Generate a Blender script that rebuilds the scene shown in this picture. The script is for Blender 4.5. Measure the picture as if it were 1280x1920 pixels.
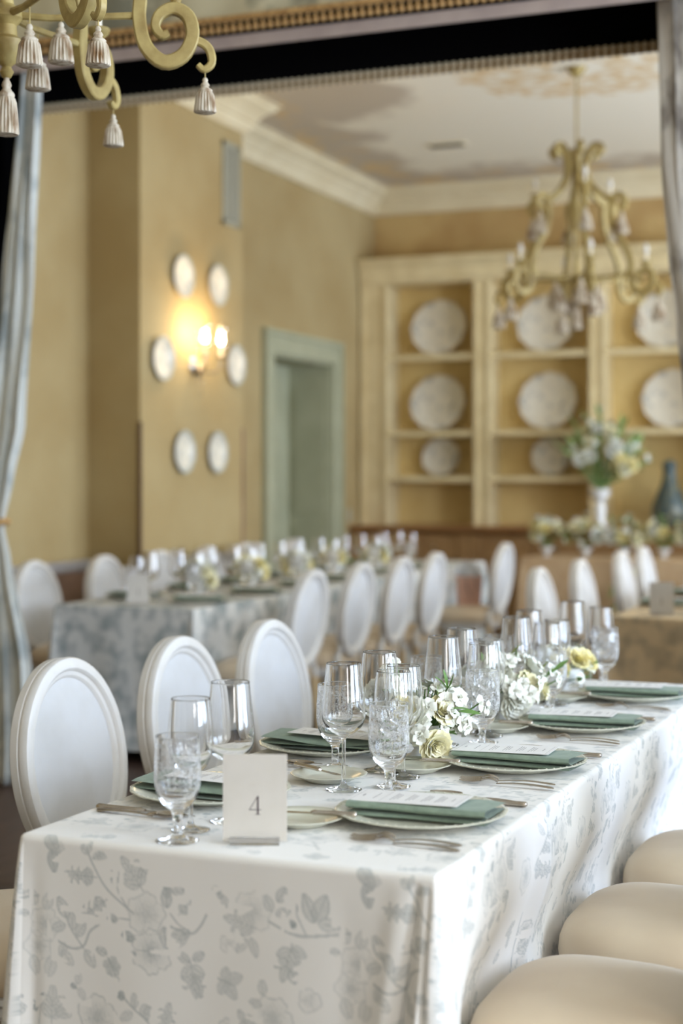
import bpy, bmesh, math, random
import numpy as np
from math import sin, cos, pi, radians as R, sqrt
from mathutils import Vector, Matrix

random.seed(7)
for o in list(bpy.data.objects):
    bpy.data.objects.remove(o)
SC = bpy.context.scene
COL = SC.collection

# ------------------------------------------------------------------ camera
cam = bpy.data.cameras.new('camera')
cam.sensor_fit = 'VERTICAL'
cam.sensor_height = 36.0
cam.lens = 2950.0 / 1920.0 * 36.0
cam.shift_y = -60.0 / 1920.0
cam.clip_start = 0.05
cam.dof.use_dof = True
cam.dof.focus_distance = 3.3
cam.dof.aperture_fstop = 2.1
camo = bpy.data.objects.new('camera', cam)
camo.location = (0, 0, 1.38)
camo.rotation_euler = (R(90), 0, R(22))
COL.objects.link(camo)
SC.camera = camo

# ------------------------------------------------------------------ world, daylight, exposure
SC.view_settings.view_transform = 'Standard'
SC.view_settings.look = 'None'
SC.view_settings.gamma = 1.0
SC.view_settings.use_curve_mapping = False
SC.view_settings.exposure = 0.19
SC.cycles.max_bounces = 24
SC.cycles.transmission_bounces = 24
SC.cycles.glossy_bounces = 16
SC.cycles.diffuse_bounces = 5
SC.cycles.transparent_max_bounces = 24
world = bpy.data.worlds.new('sky')
SC.world = world
world.use_nodes = True
wb = world.node_tree.nodes['Background']
wb.inputs[0].default_value = (0.62, 0.78, 1.0, 1)
wb.inputs[1].default_value = 1.5

XR = 3.4          # inner face of the wall with the windows
# (y centre, width, light power) of the tall windows in that wall
WINDOWS = [(-1.7, 1.5, 200), (1.7, 2.2, 265), (4.35, 2.4, 285), (7.5, 1.6, 300), (10.0, 1.6, 390), (12.4, 1.5, 300)]
WCOL = [(1.0, 0.96, 0.92), (0.76, 0.87, 1.0), (0.60, 0.75, 1.0), (0.80, 0.88, 1.0), (0.64, 0.78, 1.0), (0.70, 0.82, 1.0)]
for i, (yc, w, p) in enumerate(WINDOWS):
    ld = bpy.data.lights.new('daylight', 'AREA')
    ld.shape = 'RECTANGLE'
    ld.size = w
    ld.size_y = 2.5
    ld.energy = p
    ld.color = WCOL[i]
    lo = bpy.data.objects.new('daylight', ld)
    lo.location = (XR + 0.32, yc, 1.95)
    lo.rotation_euler = (0, R(90 if yc < 6 else 140 if yc == 10.0 else 122), R(-55 if yc == 7.5 else 0))
    COL.objects.link(lo)

# ------------------------------------------------------------------ materials
def new_mat(name):
    m = bpy.data.materials.new(name)
    m.use_nodes = True
    nt = m.node_tree
    return m, nt, nt.nodes['Principled BSDF']

def srgb(r, g, b):
    def c(v):
        v = v / 255.0
        return v / 12.92 if v <= 0.04045 else ((v + 0.055) / 1.055) ** 2.4
    return (c(r), c(g), c(b), 1)

def mat(name, col, rough=0.6, metal=0.0, col2=None, scale=6.0, detail=4.0, bump=0.0, bscale=80.0, spec=None, stretch=None, sheen=0.0, lo=0.35, hi=0.65):
    m, nt, b = new_mat(name)
    b.inputs['Base Color'].default_value = col
    b.inputs['Roughness'].default_value = rough
    b.inputs['Metallic'].default_value = metal
    if spec is not None:
        b.inputs['Specular IOR Level'].default_value = spec
    if sheen:
        b.inputs['Sheen Weight'].default_value = sheen
    tc = nt.nodes.new('ShaderNodeTexCoord')
    vec = tc.outputs['Object']
    if stretch:
        mp = nt.nodes.new('ShaderNodeMapping')
        mp.inputs['Scale'].default_value = stretch
        nt.links.new(vec, mp.inputs['Vector'])
        vec = mp.outputs['Vector']
    if col2 is not None:
        n = nt.nodes.new('ShaderNodeTexNoise')
        n.inputs['Scale'].default_value = scale
        n.inputs['Detail'].default_value = detail
        nt.links.new(vec, n.inputs['Vector'])
        r = nt.nodes.new('ShaderNodeValToRGB')
        r.color_ramp.elements[0].position = lo
        r.color_ramp.elements[1].position = hi
        r.color_ramp.elements[0].color = col
        r.color_ramp.elements[1].color = col2
        nt.links.new(n.outputs['Fac'], r.inputs['Fac'])
        nt.links.new(r.outputs['Color'], b.inputs['Base Color'])
    if bump:
        n2 = nt.nodes.new('ShaderNodeTexNoise')
        n2.inputs['Scale'].default_value = bscale
        n2.inputs['Detail'].default_value = 3
        nt.links.new(vec, n2.inputs['Vector'])
        bp = nt.nodes.new('ShaderNodeBump')
        bp.inputs['Strength'].default_value = bump
        bp.inputs['Distance'].default_value = 0.004
        nt.links.new(n2.outputs['Fac'], bp.inputs['Height'])
        nt.links.new(bp.outputs['Normal'], b.inputs['Normal'])
    return m

M = {}
M['wall'] = mat('plaster_tan', srgb(174, 154, 110), 0.85, col2=srgb(164, 141, 95), scale=1.6, bump=0.15, bscale=30)
M['wall_back'] = mat('plaster_ochre', srgb(198, 170, 116), 0.85, col2=srgb(178, 146, 94), scale=2.5, bump=0.15, bscale=30)
M['wall_front'] = mat('plaster_cream', srgb(222, 219, 212), 0.85, col2=srgb(214, 210, 200), scale=1.5)
M['trim'] = mat('trim_cream', srgb(228, 216, 184), 0.5, col2=srgb(218, 204, 170), scale=3)
M['rail'] = mat('rail_grey', srgb(190, 186, 184), 0.5, col2=srgb(176, 170, 166), scale=5)
M['wainscot'] = mat('wainscot_brown', srgb(150, 118, 96), 0.7, col2=srgb(128, 98, 78), scale=4)
M['door'] = mat('door_sage', srgb(174, 174, 146), 0.55, col2=srgb(164, 164, 136), scale=4)
M['shelf'] = mat('shelf_cream', srgb(230, 212, 168), 0.55, col2=srgb(216, 196, 150), scale=5)
M['shelf_back'] = mat('shelf_back_ochre', srgb(228, 202, 140), 0.7, col2=srgb(216, 188, 126), scale=3)
M['counter'] = mat('counter_wood', srgb(170, 124, 78), 0.4, col2=srgb(136, 94, 56), scale=4, stretch=(1, 12, 12))
M['cabinet'] = mat('cabinet_wood', srgb(178, 140, 94), 0.6, col2=srgb(156, 118, 76), scale=4, stretch=(6, 6, 1))
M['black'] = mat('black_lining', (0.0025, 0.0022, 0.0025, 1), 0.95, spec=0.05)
M['mauve'] = mat('mauve_lining', srgb(176, 158, 148), 0.8, col2=srgb(164, 146, 138), scale=10)
M['gold_trim'] = mat('gold_fringe', srgb(206, 166, 108), 0.5, metal=0.15, col2=srgb(150, 108, 58), scale=60)
M['pale_trim'] = mat('pale_gold_fringe', srgb(236, 222, 192), 0.5, col2=srgb(216, 196, 156), scale=60)
M['brown_trim'] = mat('brown_gold_braid', srgb(150, 112, 62), 0.6, col2=srgb(128, 92, 48), scale=60)
M['drape'] = mat('drape_print', srgb(206, 206, 198), 0.85, col2=srgb(158, 164, 162), scale=4.2, detail=8, lo=0.5, hi=0.64, stretch=(2.2, 1, 1), bump=0.1, bscale=200)
M['drape_warm'] = mat('drape_print_warm', srgb(190, 180, 166), 0.85, col2=srgb(116, 106, 96), scale=4.2, detail=8, lo=0.48, hi=0.62, stretch=(2.2, 1, 1), bump=0.1, bscale=200)
M['valance'] = mat('valance_print', srgb(196, 184, 150), 0.85, col2=srgb(128, 124, 104), scale=3.5, detail=8, lo=0.47, hi=0.58)
M['chair'] = mat('chair_white_paint', srgb(217, 214, 210), 0.42, col2=srgb(206, 201, 193), scale=9, lo=0.45, hi=0.75, bump=0.08, bscale=25)
M['chair_panel'] = mat('chair_panel_white', srgb(210, 210, 211), 0.6, col2=srgb(198, 196, 193), scale=7, bump=0.12, bscale=14, lo=0.4, hi=0.8)
M['seat'] = mat('seat_cream_fabric', srgb(211, 192, 164), 0.5, col2=srgb(204, 183, 154), scale=5, bump=0.06, bscale=18, sheen=0.2)
M['wood_leg'] = mat('chair_leg_cream', srgb(214, 190, 150), 0.5, col2=srgb(200, 172, 130), scale=10)
M['table'] = mat('table_wood', srgb(120, 90, 60), 0.6, col2=srgb(96, 70, 44), scale=5)
M['porcelain'] = mat('porcelain_offwhite', srgb(226, 224, 208), 0.22, col2=srgb(214, 214, 196), scale=20)
M['porcelain_blue'] = mat('porcelain_blue_motif', srgb(228, 220, 202), 0.35, col2=srgb(168, 168, 164), scale=11, detail=4, lo=0.54, hi=0.72)
M['plate_rim'] = mat('plate_rim_grey', srgb(168, 170, 160), 0.35, col2=srgb(190, 190, 180), scale=20)
M['napkin'] = mat('napkin_sage', srgb(142, 160, 142), 0.9, col2=srgb(130, 148, 131), scale=60, bump=0.25, bscale=600, sheen=0.15)
M['paper'] = mat('paper_white', srgb(240, 238, 236), 0.7, col2=srgb(236, 233, 230), scale=30)
M['card'] = mat('card_cream', srgb(212, 206, 197), 0.7, col2=srgb(208, 202, 192), scale=20)
M['ink_grey'] = mat('ink_grey', srgb(150, 146, 146), 0.8)
M['ink_pale'] = mat('ink_pale', srgb(206, 199, 190), 0.8)
M['ink_plum'] = mat('ink_plum', srgb(62, 46, 58), 0.8)
M['silver'] = mat('aged_silver', (0.62, 0.57, 0.51, 1), 0.24, metal=1.0, col2=(0.50, 0.43, 0.35, 1), scale=25)
M['scroll'] = mat('scroll_antique_gold', srgb(176, 156, 98), 0.5, col2=srgb(140, 118, 66), scale=14, detail=6, bump=0.2, bscale=60, metal=0.1)
M['tassel'] = mat('tassel_whitewash', srgb(196, 184, 164), 0.6, col2=srgb(124, 92, 54), scale=60, detail=6, lo=0.45, hi=0.7, stretch=(1, 1, 0.25))

M['candle'] = mat('candle_sleeve', srgb(232, 222, 200), 0.5)
M['vent'] = mat('vent_grey', srgb(160, 157, 138), 0.5)
M['vent_dark'] = mat('vent_shadow', srgb(70, 68, 58), 0.7)
M['guard'] = mat('corner_guard_brown', srgb(86, 62, 40), 0.6)
M['petal_white'] = mat('petal_white', srgb(230, 230, 222), 0.6, col2=srgb(222, 222, 206), scale=30)
M['petal_cream'] = mat('petal_cream', srgb(244, 240, 214), 0.6, col2=srgb(238, 230, 186), scale=20)
M['petal_yellow'] = mat('petal_yellow', srgb(238, 224, 158), 0.6, col2=srgb(236, 228, 178), scale=20)
M['leaf'] = mat('leaf_green', srgb(112, 148, 78), 0.55, col2=srgb(86, 124, 62), scale=20)
M['leaf_pale'] = mat('leaf_pale_green', srgb(160, 178, 112), 0.55, col2=srgb(130, 154, 88), scale=20)
M['vase_white'] = mat('vase_white_glaze', srgb(238, 238, 236), 0.2)
M['vase_teal'] = mat('vase_teal_glaze', srgb(66, 80, 80), 0.3, col2=srgb(108, 106, 82), scale=16, lo=0.5, hi=0.62)
M['blush'] = mat('blush_paper', srgb(224, 182, 164), 0.6, col2=srgb(216, 172, 152), scale=8)
M['tissue'] = mat('tissue_white', srgb(236, 238, 242), 0.7)
M['pewter'] = mat('pewter', (0.5, 0.46, 0.4, 1), 0.35, metal=1.0, col2=(0.38, 0.33, 0.27, 1), scale=20)
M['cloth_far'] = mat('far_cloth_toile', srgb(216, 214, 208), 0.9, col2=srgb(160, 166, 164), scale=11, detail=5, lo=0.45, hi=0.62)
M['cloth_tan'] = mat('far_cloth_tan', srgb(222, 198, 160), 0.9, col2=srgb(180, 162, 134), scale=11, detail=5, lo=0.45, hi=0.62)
M['runner'] = mat('tan_linen', srgb(196, 168, 132), 0.9, col2=srgb(186, 156, 120), scale=10)
M['plank'] = mat('floor_plank_brown', srgb(92, 70, 58), 0.45, col2=srgb(70, 52, 43), scale=4, stretch=(14, 1, 14))
M['plank2'] = mat('floor_plank_dark', srgb(78, 58, 48), 0.45, col2=srgb(62, 46, 38), scale=4, stretch=(14, 1, 14))

def emit_mat(name, col, s):
    m, nt, b = new_mat(name)
    b.inputs['Base Color'].default_value = col
    b.inputs['Emission Color'].default_value = col
    b.inputs['Emission Strength'].default_value = s
    return m
M['bulb'] = mat('bulb_frosted', srgb(216, 211, 202), 0.25)
M['lit'] = emit_mat('lit_bulb', (1.0, 0.82, 0.5, 1), 45)

def glass_mat(name, col=(1, 1, 1, 1), etched=False):
    m = bpy.data.materials.new(name)
    m.use_nodes = True
    nt = m.node_tree
    nt.nodes.remove(nt.nodes['Principled BSDF'])
    out = nt.nodes['Material Output']
    g = nt.nodes.new('ShaderNodeBsdfGlass')
    g.inputs['Color'].default_value = col
    g.inputs['Roughness'].default_value = 0.0
    g.inputs['IOR'].default_value = 1.48
    if not etched:
        nt.links.new(g.outputs[0], out.inputs['Surface'])
        return m
    tc = nt.nodes.new('ShaderNodeTexCoord')
    sep = nt.nodes.new('ShaderNodeSeparateXYZ')
    nt.links.new(tc.outputs['Object'], sep.inputs[0])
    n = nt.nodes.new('ShaderNodeTexNoise')
    n.inputs['Scale'].default_value = 120
    n.inputs['Detail'].default_value = 1.5
    n.inputs['Distortion'].default_value = 1.2
    nt.links.new(tc.outputs['Object'], n.inputs['Vector'])
    r = nt.nodes.new('ShaderNodeValToRGB')
    e = r.color_ramp.elements
    e[0].position = 0.462; e[0].color = (0, 0, 0, 1)
    e[1].position = 0.485; e[1].color = (1, 1, 1, 1)
    a = e.new(0.515); a.color = (1, 1, 1, 1)
    a = e.new(0.538); a.color = (0, 0, 0, 1)
    nt.links.new(n.outputs['Fac'], r.inputs['Fac'])
    mr = nt.nodes.new('ShaderNodeMapRange')
    mr.inputs['From Min'].default_value = 0.080
    mr.inputs['From Max'].default_value = 0.092
    nt.links.new(sep.outputs['Z'], mr.inputs['Value'])
    mr2 = nt.nodes.new('ShaderNodeMapRange')
    mr2.inputs['From Min'].default_value = 0.172
    mr2.inputs['From Max'].default_value = 0.164
    nt.links.new(sep.outputs['Z'], mr2.inputs['Value'])
    m1 = nt.nodes.new('ShaderNodeMath'); m1.operation = 'MULTIPLY'
    m2 = nt.nodes.new('ShaderNodeMath'); m2.operation = 'MULTIPLY'
    m3 = nt.nodes.new('ShaderNodeMath'); m3.operation = 'MULTIPLY'
    m3.inputs[1].default_value = 0.7
    nt.links.new(mr.outputs[0], m1.inputs[0]); nt.links.new(mr2.outputs[0], m1.inputs[1])
    nt.links.new(m1.outputs[0], m2.inputs[0]); nt.links.new(r.outputs['Color'], m2.inputs[1])
    nt.links.new(m2.outputs[0], m3.inputs[0])
    d = nt.nodes.new('ShaderNodeBsdfTranslucent')
    d.inputs['Color'].default_value = (1, 1, 1, 1)
    d2 = nt.nodes.new('ShaderNodeBsdfDiffuse')
    d2.inputs['Color'].default_value = (1, 1, 1, 1)
    ad = nt.nodes.new('ShaderNodeMixShader')
    ad.inputs[0].default_value = 0.5
    nt.links.new(d.outputs[0], ad.inputs[1]); nt.links.new(d2.outputs[0], ad.inputs[2])
    mx = nt.nodes.new('ShaderNodeMixShader')
    nt.links.new(m3.outputs[0], mx.inputs[0])
    nt.links.new(g.outputs[0], mx.inputs[1])
    nt.links.new(ad.outputs[0], mx.inputs[2])
    nt.links.new(mx.outputs[0], out.inputs['Surface'])
    return m
M['glass'] = glass_mat('clear_glass', (1, 1, 1, 1))
M['etched'] = glass_mat('etched_glass', (1, 1, 1, 1), True)

def pane_mat():
    m = bpy.data.materials.new('window_glass')
    m.use_nodes = True
    nt = m.node_tree
    nt.nodes.remove(nt.nodes['Principled BSDF'])
    t = nt.nodes.new('ShaderNodeBsdfTransparent')
    g = nt.nodes.new('ShaderNodeBsdfGlossy')
    g.inputs['Roughness'].default_value = 0.02
    mx = nt.nodes.new('ShaderNodeMixShader')
    mx.inputs[0].default_value = 0.05
    nt.links.new(t.outputs[0], mx.inputs[1]); nt.links.new(g.outputs[0], mx.inputs[2])
    nt.links.new(mx.outputs[0], nt.nodes['Material Output'].inputs['Surface'])
    return m
M['pane'] = pane_mat()

def toile_mat():
    m, nt, b = new_mat('toile_print_cotton')
    a = nt.nodes.new('ShaderNodeAttribute')
    a.attribute_name = 'ink'
    mx = nt.nodes.new('ShaderNodeMix')
    mx.data_type = 'RGBA'
    mx.inputs[6].default_value = srgb(238, 235, 230)
    mx.inputs[7].default_value = srgb(118, 134, 136)
    nt.links.new(a.outputs['Fac'], mx.inputs[0])
    nt.links.new(mx.outputs[2], b.inputs['Base Color'])
    b.inputs['Roughness'].default_value = 0.85
    b.inputs['Sheen Weight'].default_value = 0.15
    tc = nt.nodes.new('ShaderNodeTexCoord')
    n = nt.nodes.new('ShaderNodeTexNoise')
    n.inputs['Scale'].default_value = 9
    nt.links.new(tc.outputs['Object'], n.inputs['Vector'])
    bp = nt.nodes.new('ShaderNodeBump')
    bp.inputs['Strength'].default_value = 0.15
    bp.inputs['Distance'].default_value = 0.01
    nt.links.new(n.outputs['Fac'], bp.inputs['Height'])
    nt.links.new(bp.outputs['Normal'], b.inputs['Normal'])
    return m
M['toile'] = toile_mat()

def ceiling_mat():
    m, nt, b = new_mat('ceiling_fresco')
    b.inputs['Roughness'].default_value = 0.8
    tc = nt.nodes.new('ShaderNodeTexCoord')
    sep = nt.nodes.new('ShaderNodeSeparateXYZ')
    nt.links.new(tc.outputs['Object'], sep.inputs[0])
    def math_(op, a, b_=None, c=None):
        n = nt.nodes.new('ShaderNodeMath'); n.operation = op
        for i, v in enumerate((a, b_, c)):
            if v is None: continue
            if isinstance(v, (int, float)): n.inputs[i].default_value = v
            else: nt.links.new(v, n.inputs[i])
        return n.outputs[0]
    def mr(v, a, b_):
        n = nt.nodes.new('ShaderNodeMapRange')
        n.interpolation_type = 'SMOOTHSTEP'
        n.inputs['From Min'].default_value = a; n.inputs['From Max'].default_value = b_
        nt.links.new(v, n.inputs['Value'])
        return n.outputs[0]
    def noise(s, d=4):
        n = nt.nodes.new('ShaderNodeTexNoise')
        n.inputs['Scale'].default_value = s; n.inputs['Detail'].default_value = d
        nt.links.new(tc.outputs['Object'], n.inputs['Vector'])
        return n.outputs['Fac']
    x, y = sep.outputs['X'], sep.outputs['Y']
    n1 = noise(2.2, 5)
    dx = math_('ADD', x, 5.3)
    dy = math_('SUBTRACT', 13.95, y)
    d = math_('MINIMUM', dx, dy)
    dn = math_('ADD', d, math_('MULTIPLY', math_('SUBTRACT', n1, 0.5), 1.3))
    edge = math_('MULTIPLY', mr(dn, 0.95, 0.6), mr(d, 0.12, 0.3))
    far = mr(y, 9.0, 9.6)
    edge = math_('MULTIPLY', edge, far)
    # corner bouquet beside the pier
    bx = math_('ADD', x, 4.35); by = math_('SUBTRACT', y, 10.35)
    br = math_('SQRT', math_('ADD', math_('MULTIPLY', bx, bx), math_('MULTIPLY', math_('MULTIPLY', by, by), 0.8)))
    brn = math_('ADD', br, math_('MULTIPLY', math_('SUBTRACT', noise(3.0, 5), 0.5), 0.7))
    edge = math_('MAXIMUM', edge, mr(brn, 0.75, 0.55))
    gold = math_('MULTIPLY', mr(noise(4.0, 3), 0.5, 0.6), mr(d, 0.75, 0.6))
    mx_ = math_('ADD', x, 2.45); my_ = math_('SUBTRACT', y, 10.2)
    mr_ = math_('SQRT', math_('ADD', math_('MULTIPLY', mx_, mx_), math_('MULTIPLY', my_, my_)))
    mrn = math_('ADD', mr_, math_('MULTIPLY', math_('SUBTRACT', noise(6, 5), 0.5), 0.35))
    med = math_('MULTIPLY', mr(mrn, 0.85, 0.78), mr(mr_, 0.16, 0.2))
    med = math_('MULTIPLY', med, mr(noise(9, 5), 0.38, 0.62))
    def mixc(f, a, b_):
        n = nt.nodes.new('ShaderNodeMix'); n.data_type = 'RGBA'
        nt.links.new(f, n.inputs[0])
        for s, v in ((6, a), (7, b_)):
            if isinstance(v, tuple): n.inputs[s].default_value = v
            else: nt.links.new(v, n.inputs[s])
        return n.outputs[2]
    ink = mixc(gold, srgb(178, 164, 146), srgb(206, 172, 104))
    c1 = mixc(math_('MULTIPLY', edge, 0.7), srgb(244, 238, 222), ink)
    c2 = mixc(math_('MULTIPLY', med, 0.8), c1, srgb(218, 184, 124))
    nt.links.new(c2, b.inputs['Base Color'])
    return m
M['ceiling'] = ceiling_mat()

# ------------------------------------------------------------------ mesh helpers
class MB:
    """collects geometry for ONE mesh"""
    def __init__(self):
        self.v = []; self.f = []; self.smooth = True
    def add(self, vs, fs):
        b = len(self.v)
        self.v += [tuple(p) for p in vs]
        self.f += [tuple(i + b for i in f) for f in fs]
        return self
    def box(self, x0, x1, y0, y1, z0, z1):
        vs = [(x, y, z) for z in (z0, z1) for y in (y0, y1) for x in (x0, x1)]
        return self.add(vs, [(0, 2, 3, 1), (4, 5, 7, 6), (0, 1, 5, 4), (2, 6, 7, 3), (0, 4, 6, 2), (1, 3, 7, 5)])
    def lathe(self, prof, seg=24, c=(0, 0, 0), mod=None):
        rows = []
        vs = []; fs = []
        for (r, z) in prof:
            if r < 1e-6:
                rows.append([len(vs)]); vs.append((c[0], c[1], c[2] + z))
            else:
                row = []
                for k in range(seg):
                    a = 2 * pi * k / seg
                    rr = r * (mod(a, z) if mod else 1.0)
                    row.append(len(vs)); vs.append((c[0] + rr * cos(a), c[1] + rr * sin(a), c[2] + z))
                rows.append(row)
        for a, b in zip(rows[:-1], rows[1:]):
            if len(a) == 1 and len(b) == 1: continue
            for k in range(seg):
                k2 = (k + 1) % seg
                if len(a) == 1: fs.append((a[0], b[k2], b[k]))
                elif len(b) == 1: fs.append((a[k], a[k2], b[0]))
                else: fs.append((a[k], a[k2], b[k2], b[k]))
        return self.add(vs, fs)
    def tube(self, pts, rad, seg=8, cap=True, flat=1.0):
        pts = [Vector(p) for p in pts]
        n = len(pts)
        if not hasattr(rad, '__len__'): rad = [rad] * n
        vs = []; fs = []
        up = Vector((0, 0, 1))
        for i, p in enumerate(pts):
            t = (pts[min(i + 1, n - 1)] - pts[max(i - 1, 0)]).normalized()
            if abs(t.dot(up)) > 0.95: up2 = Vector((1, 0, 0))
            else: up2 = up
            s = t.cross(up2).normalized(); q = s.cross(t).normalized()
            for k in range(seg):
                a = 2 * pi * k / seg
                vs.append(p + s * cos(a) * rad[i] + q * sin(a) * rad[i] * flat)
        for i in range(n - 1):
            for k in range(seg):
                k2 = (k + 1) % seg
                fs.append((i * seg + k, i * seg + k2, (i + 1) * seg + k2, (i + 1) * seg + k))
        if cap:
            fs.append(tuple(range(seg - 1, -1, -1)))
            fs.append(tuple((n - 1) * seg + k for k in range(seg)))
        return self.add(vs, fs)
    def ribbon(self, pts, width, thick, axis):
        """flat cut scroll: 2-D path (a,b) in a plane, rectangular section; axis maps (a,b,n)->xyz"""
        n = len(pts)
        if not hasattr(width, '__len__'): width = [width] * n
        vs = []; fs = []
        for i, (a, b) in enumerate(pts):
            a0, b0 = pts[max(i - 1, 0)]; a1, b1 = pts[min(i + 1, n - 1)]
            ta, tb = a1 - a0, b1 - b0
            l = sqrt(ta * ta + tb * tb) or 1
            na, nb = -tb / l, ta / l
            w = width[i] / 2; e = thick / 2; ch = min(0.004, w * 0.4)
            for (o, d) in ((-w, -e + ch), (-w + ch, -e), (w - ch, -e), (w, -e + ch), (w, e - ch), (w - ch, e), (-w + ch, e), (-w, e - ch)):
                vs.append(axis(a + na * o, b + nb * o, d))
        for i in range(n - 1):
            for k in range(8):
                k2 = (k + 1) % 8
                fs.append((i * 8 + k, i * 8 + k2, (i + 1) * 8 + k2, (i + 1) * 8 + k))
        fs.append(tuple(range(7, -1, -1))); fs.append(tuple((n - 1) * 8 + k for k in range(8)))
        return self.add(vs, fs)
    def grid(self, nu, nv, fn, closed_u=False):
        vs = [fn(i / (nu if closed_u else nu - 1), j / (nv - 1)) for j in range(nv) for i in range(nu)]
        fs = []
        for j in range(nv - 1):
            for i in range(nu if closed_u else nu - 1):
                i2 = (i + 1) % nu
                fs.append((j * nu + i, j * nu + i2, (j + 1) * nu + i2, (j + 1) * nu + i))
        return self.add(vs, fs)
    def extrude_profile(self, prof, p0, p1, frame):
        """prof: list (a,b); frame maps (a,b,t) -> xyz with t in p0..p1"""
        n = len(prof)
        vs = [frame(a, b, p0) for a, b in prof] + [frame(a, b, p1) for a, b in prof]
        fs = [(k, (k + 1) % n, n + (k + 1) % n, n + k) for k in range(n)]
        fs += [tuple(range(n - 1, -1, -1)), tuple(range(n, 2 * n))]
        return self.add(vs, fs)
    def mesh(self, name, smooth=True, angle=40):
        me = bpy.data.meshes.new(name)
        me.from_pydata([tuple(p) for p in self.v], [], self.f)
        me.update()
        bm = bmesh.new(); bm.from_mesh(me)
        bmesh.ops.recalc_face_normals(bm, faces=bm.faces)
        bm.to_mesh(me); bm.free()
        if smooth:
            me.shade_smooth()
            me.set_sharp_from_angle(angle=R(angle))
        return me

def link(name, me, m, parent=None, loc=None, rot=None, scale=None):
    o = bpy.data.objects.new(name, me)
    if me is not None and m is not None and len(me.materials) == 0:
        me.materials.append(m)
    COL.objects.link(o)
    if parent: o.parent = parent
    if loc: o.location = loc
    if rot: o.rotation_euler = rot
    if scale: o.scale = scale if hasattr(scale, '__len__') else (scale,) * 3
    return o

def build(mb, name, m, parent=None, smooth=True, angle=40, **k):
    return link(name, mb.mesh(name, smooth, angle), m, parent, **k)

def tag(o, label=None, cat=None, group=None, kind=None):
    if label: o['label'] = label
    if cat: o['category'] = cat
    if group: o['group'] = group
    if kind: o['kind'] = kind
    return o

def empty(name, loc=(0, 0, 0), rz=0, label=None, cat=None, group=None, kind=None):
    o = bpy.data.objects.new(name, None)
    o.empty_display_size = 0.1
    COL.objects.link(o)
    o.location = loc
    o.rotation_euler = (0, 0, rz)
    return tag(o, label, cat, group, kind)

def copy_tree(o, parent=None):
    c = o.copy()
    COL.objects.link(c)
    if parent: c.parent = parent
    for ch in o.children:
        copy_tree(ch, c)
    return c

def struct(mb, name, m, parent=None, **k):
    o = build(mb, name, m, parent, **k)
    if parent is None: o['kind'] = 'structure'
    return o

# ------------------------------------------------------------------ the setting
XL, YB, CZ, YF = -5.3, 13.95, 4.1, -3.0
fl = struct(MB().box(XL - .6, XR + .3, YF - .3, YB + .3, -0.2, -0.004), 'floor', M['plank2'], smooth=False)
pm = MB().box(-0.0895, 0.0895, 0, 1.797, -0.0045, 0.0).mesh('plank', False)
pm.materials.append(M['plank'])
pm2 = pm.copy(); pm2.materials.clear(); pm2.materials.append(M['plank2'])
for i in range(29):
    off = (i * 0.73) % 1.8
    for j in range(5):
        y = 1.2 + off + j * 1.8
        link('plank', pm if (i * 7 + j * 3) % 5 < 3 else pm2, None, fl, loc=(XL + .1 + i * 0.18, y, 0))
struct(MB().box(XL - .6, XR + .3, YF - .3, YB + .3, CZ, CZ + .2), 'ceiling', M['ceiling'], smooth=False)

# left wall with the deep doorway (opening y 11.6-12.87, z 0-2.41, 0.4 deep)
DY0, DY1, DZ = 11.6, 12.87, 2.41
w = MB()
w.box(XL - .5, XL, YF - .3, DY0, -.004, CZ)
w.box(XL - .5, XL, DY1, YB + .3, -.004, CZ)
w.box(XL - .5, XL, DY0, DY1, DZ, CZ)
wl = struct(w, 'wall_left', M['wall'], smooth=False)
struct(MB().box(XL, XR, YB, YB + .3, -.004, CZ), 'wall_back', M['wall_back'], smooth=False)
struct(MB().box(XL - .5, XR + .3, YF - .3, YF, -.004, CZ), 'wall_front', M['wall_front'], smooth=False)
# right wall, pierced by the windows
w = MB()
ys = [YF - .3]
for yc, ww, p in WINDOWS: ys += [yc - ww / 2, yc + ww / 2]
ys.append(YB + .3)
for a, b in zip(ys[0::2], ys[1::2]): w.box(XR, XR + .25, a, b, -.004, CZ)
for yc, ww, p in WINDOWS:
    w.box(XR, XR + .25, yc - ww / 2, yc + ww / 2, -.004, .65)
    w.box(XR, XR + .25, yc - ww / 2, yc + ww / 2, 3.25, CZ)
struct(w, 'wall_right', M['wall_front'], smooth=False)
for i, (yc, ww, p) in enumerate(WINDOWS):
    wn = tag(empty('window_%d' % (i + 1), (XR + .12, yc, .65)), kind='structure')
    h = ww / 2
    f = MB()
    f.box(-.04, .04, -h, -h + .06, 0, 2.6).box(-.04, .04, h - .06, h, 0, 2.6).box(-.04, .04, -h, h, 0, .06).box(-.04, .04, -h, h, 2.54, 2.6)
    build(f, 'window_frame', M['trim'], wn, False)
    build(MB().box(-.025, .025, -.02, .02, .06, 2.54), 'mullion', M['trim'], wn, False)
    for z in (.68, 1.3, 1.92): build(MB().box(-.02, .02, -h + .06, h - .06, z - .015, z + .015), 'glazing_bar', M['trim'], wn, False)
    for s in (-1, 1):
        build(MB().box(-.003, .003, min(s * .02, s * (h - .06)), max(s * .02, s * (h - .06)), .06, 2.54), 'pane', M['pane'], wn, False)

# pier that stands proud of the left wall and carries the plates
PX, PY0, PY1 = -4.92, 8.77, 10.27
struct(MB().box(XL, PX, PY0, PY1, 0, CZ), 'wall_pier', M['wall'], smooth=False)
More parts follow.
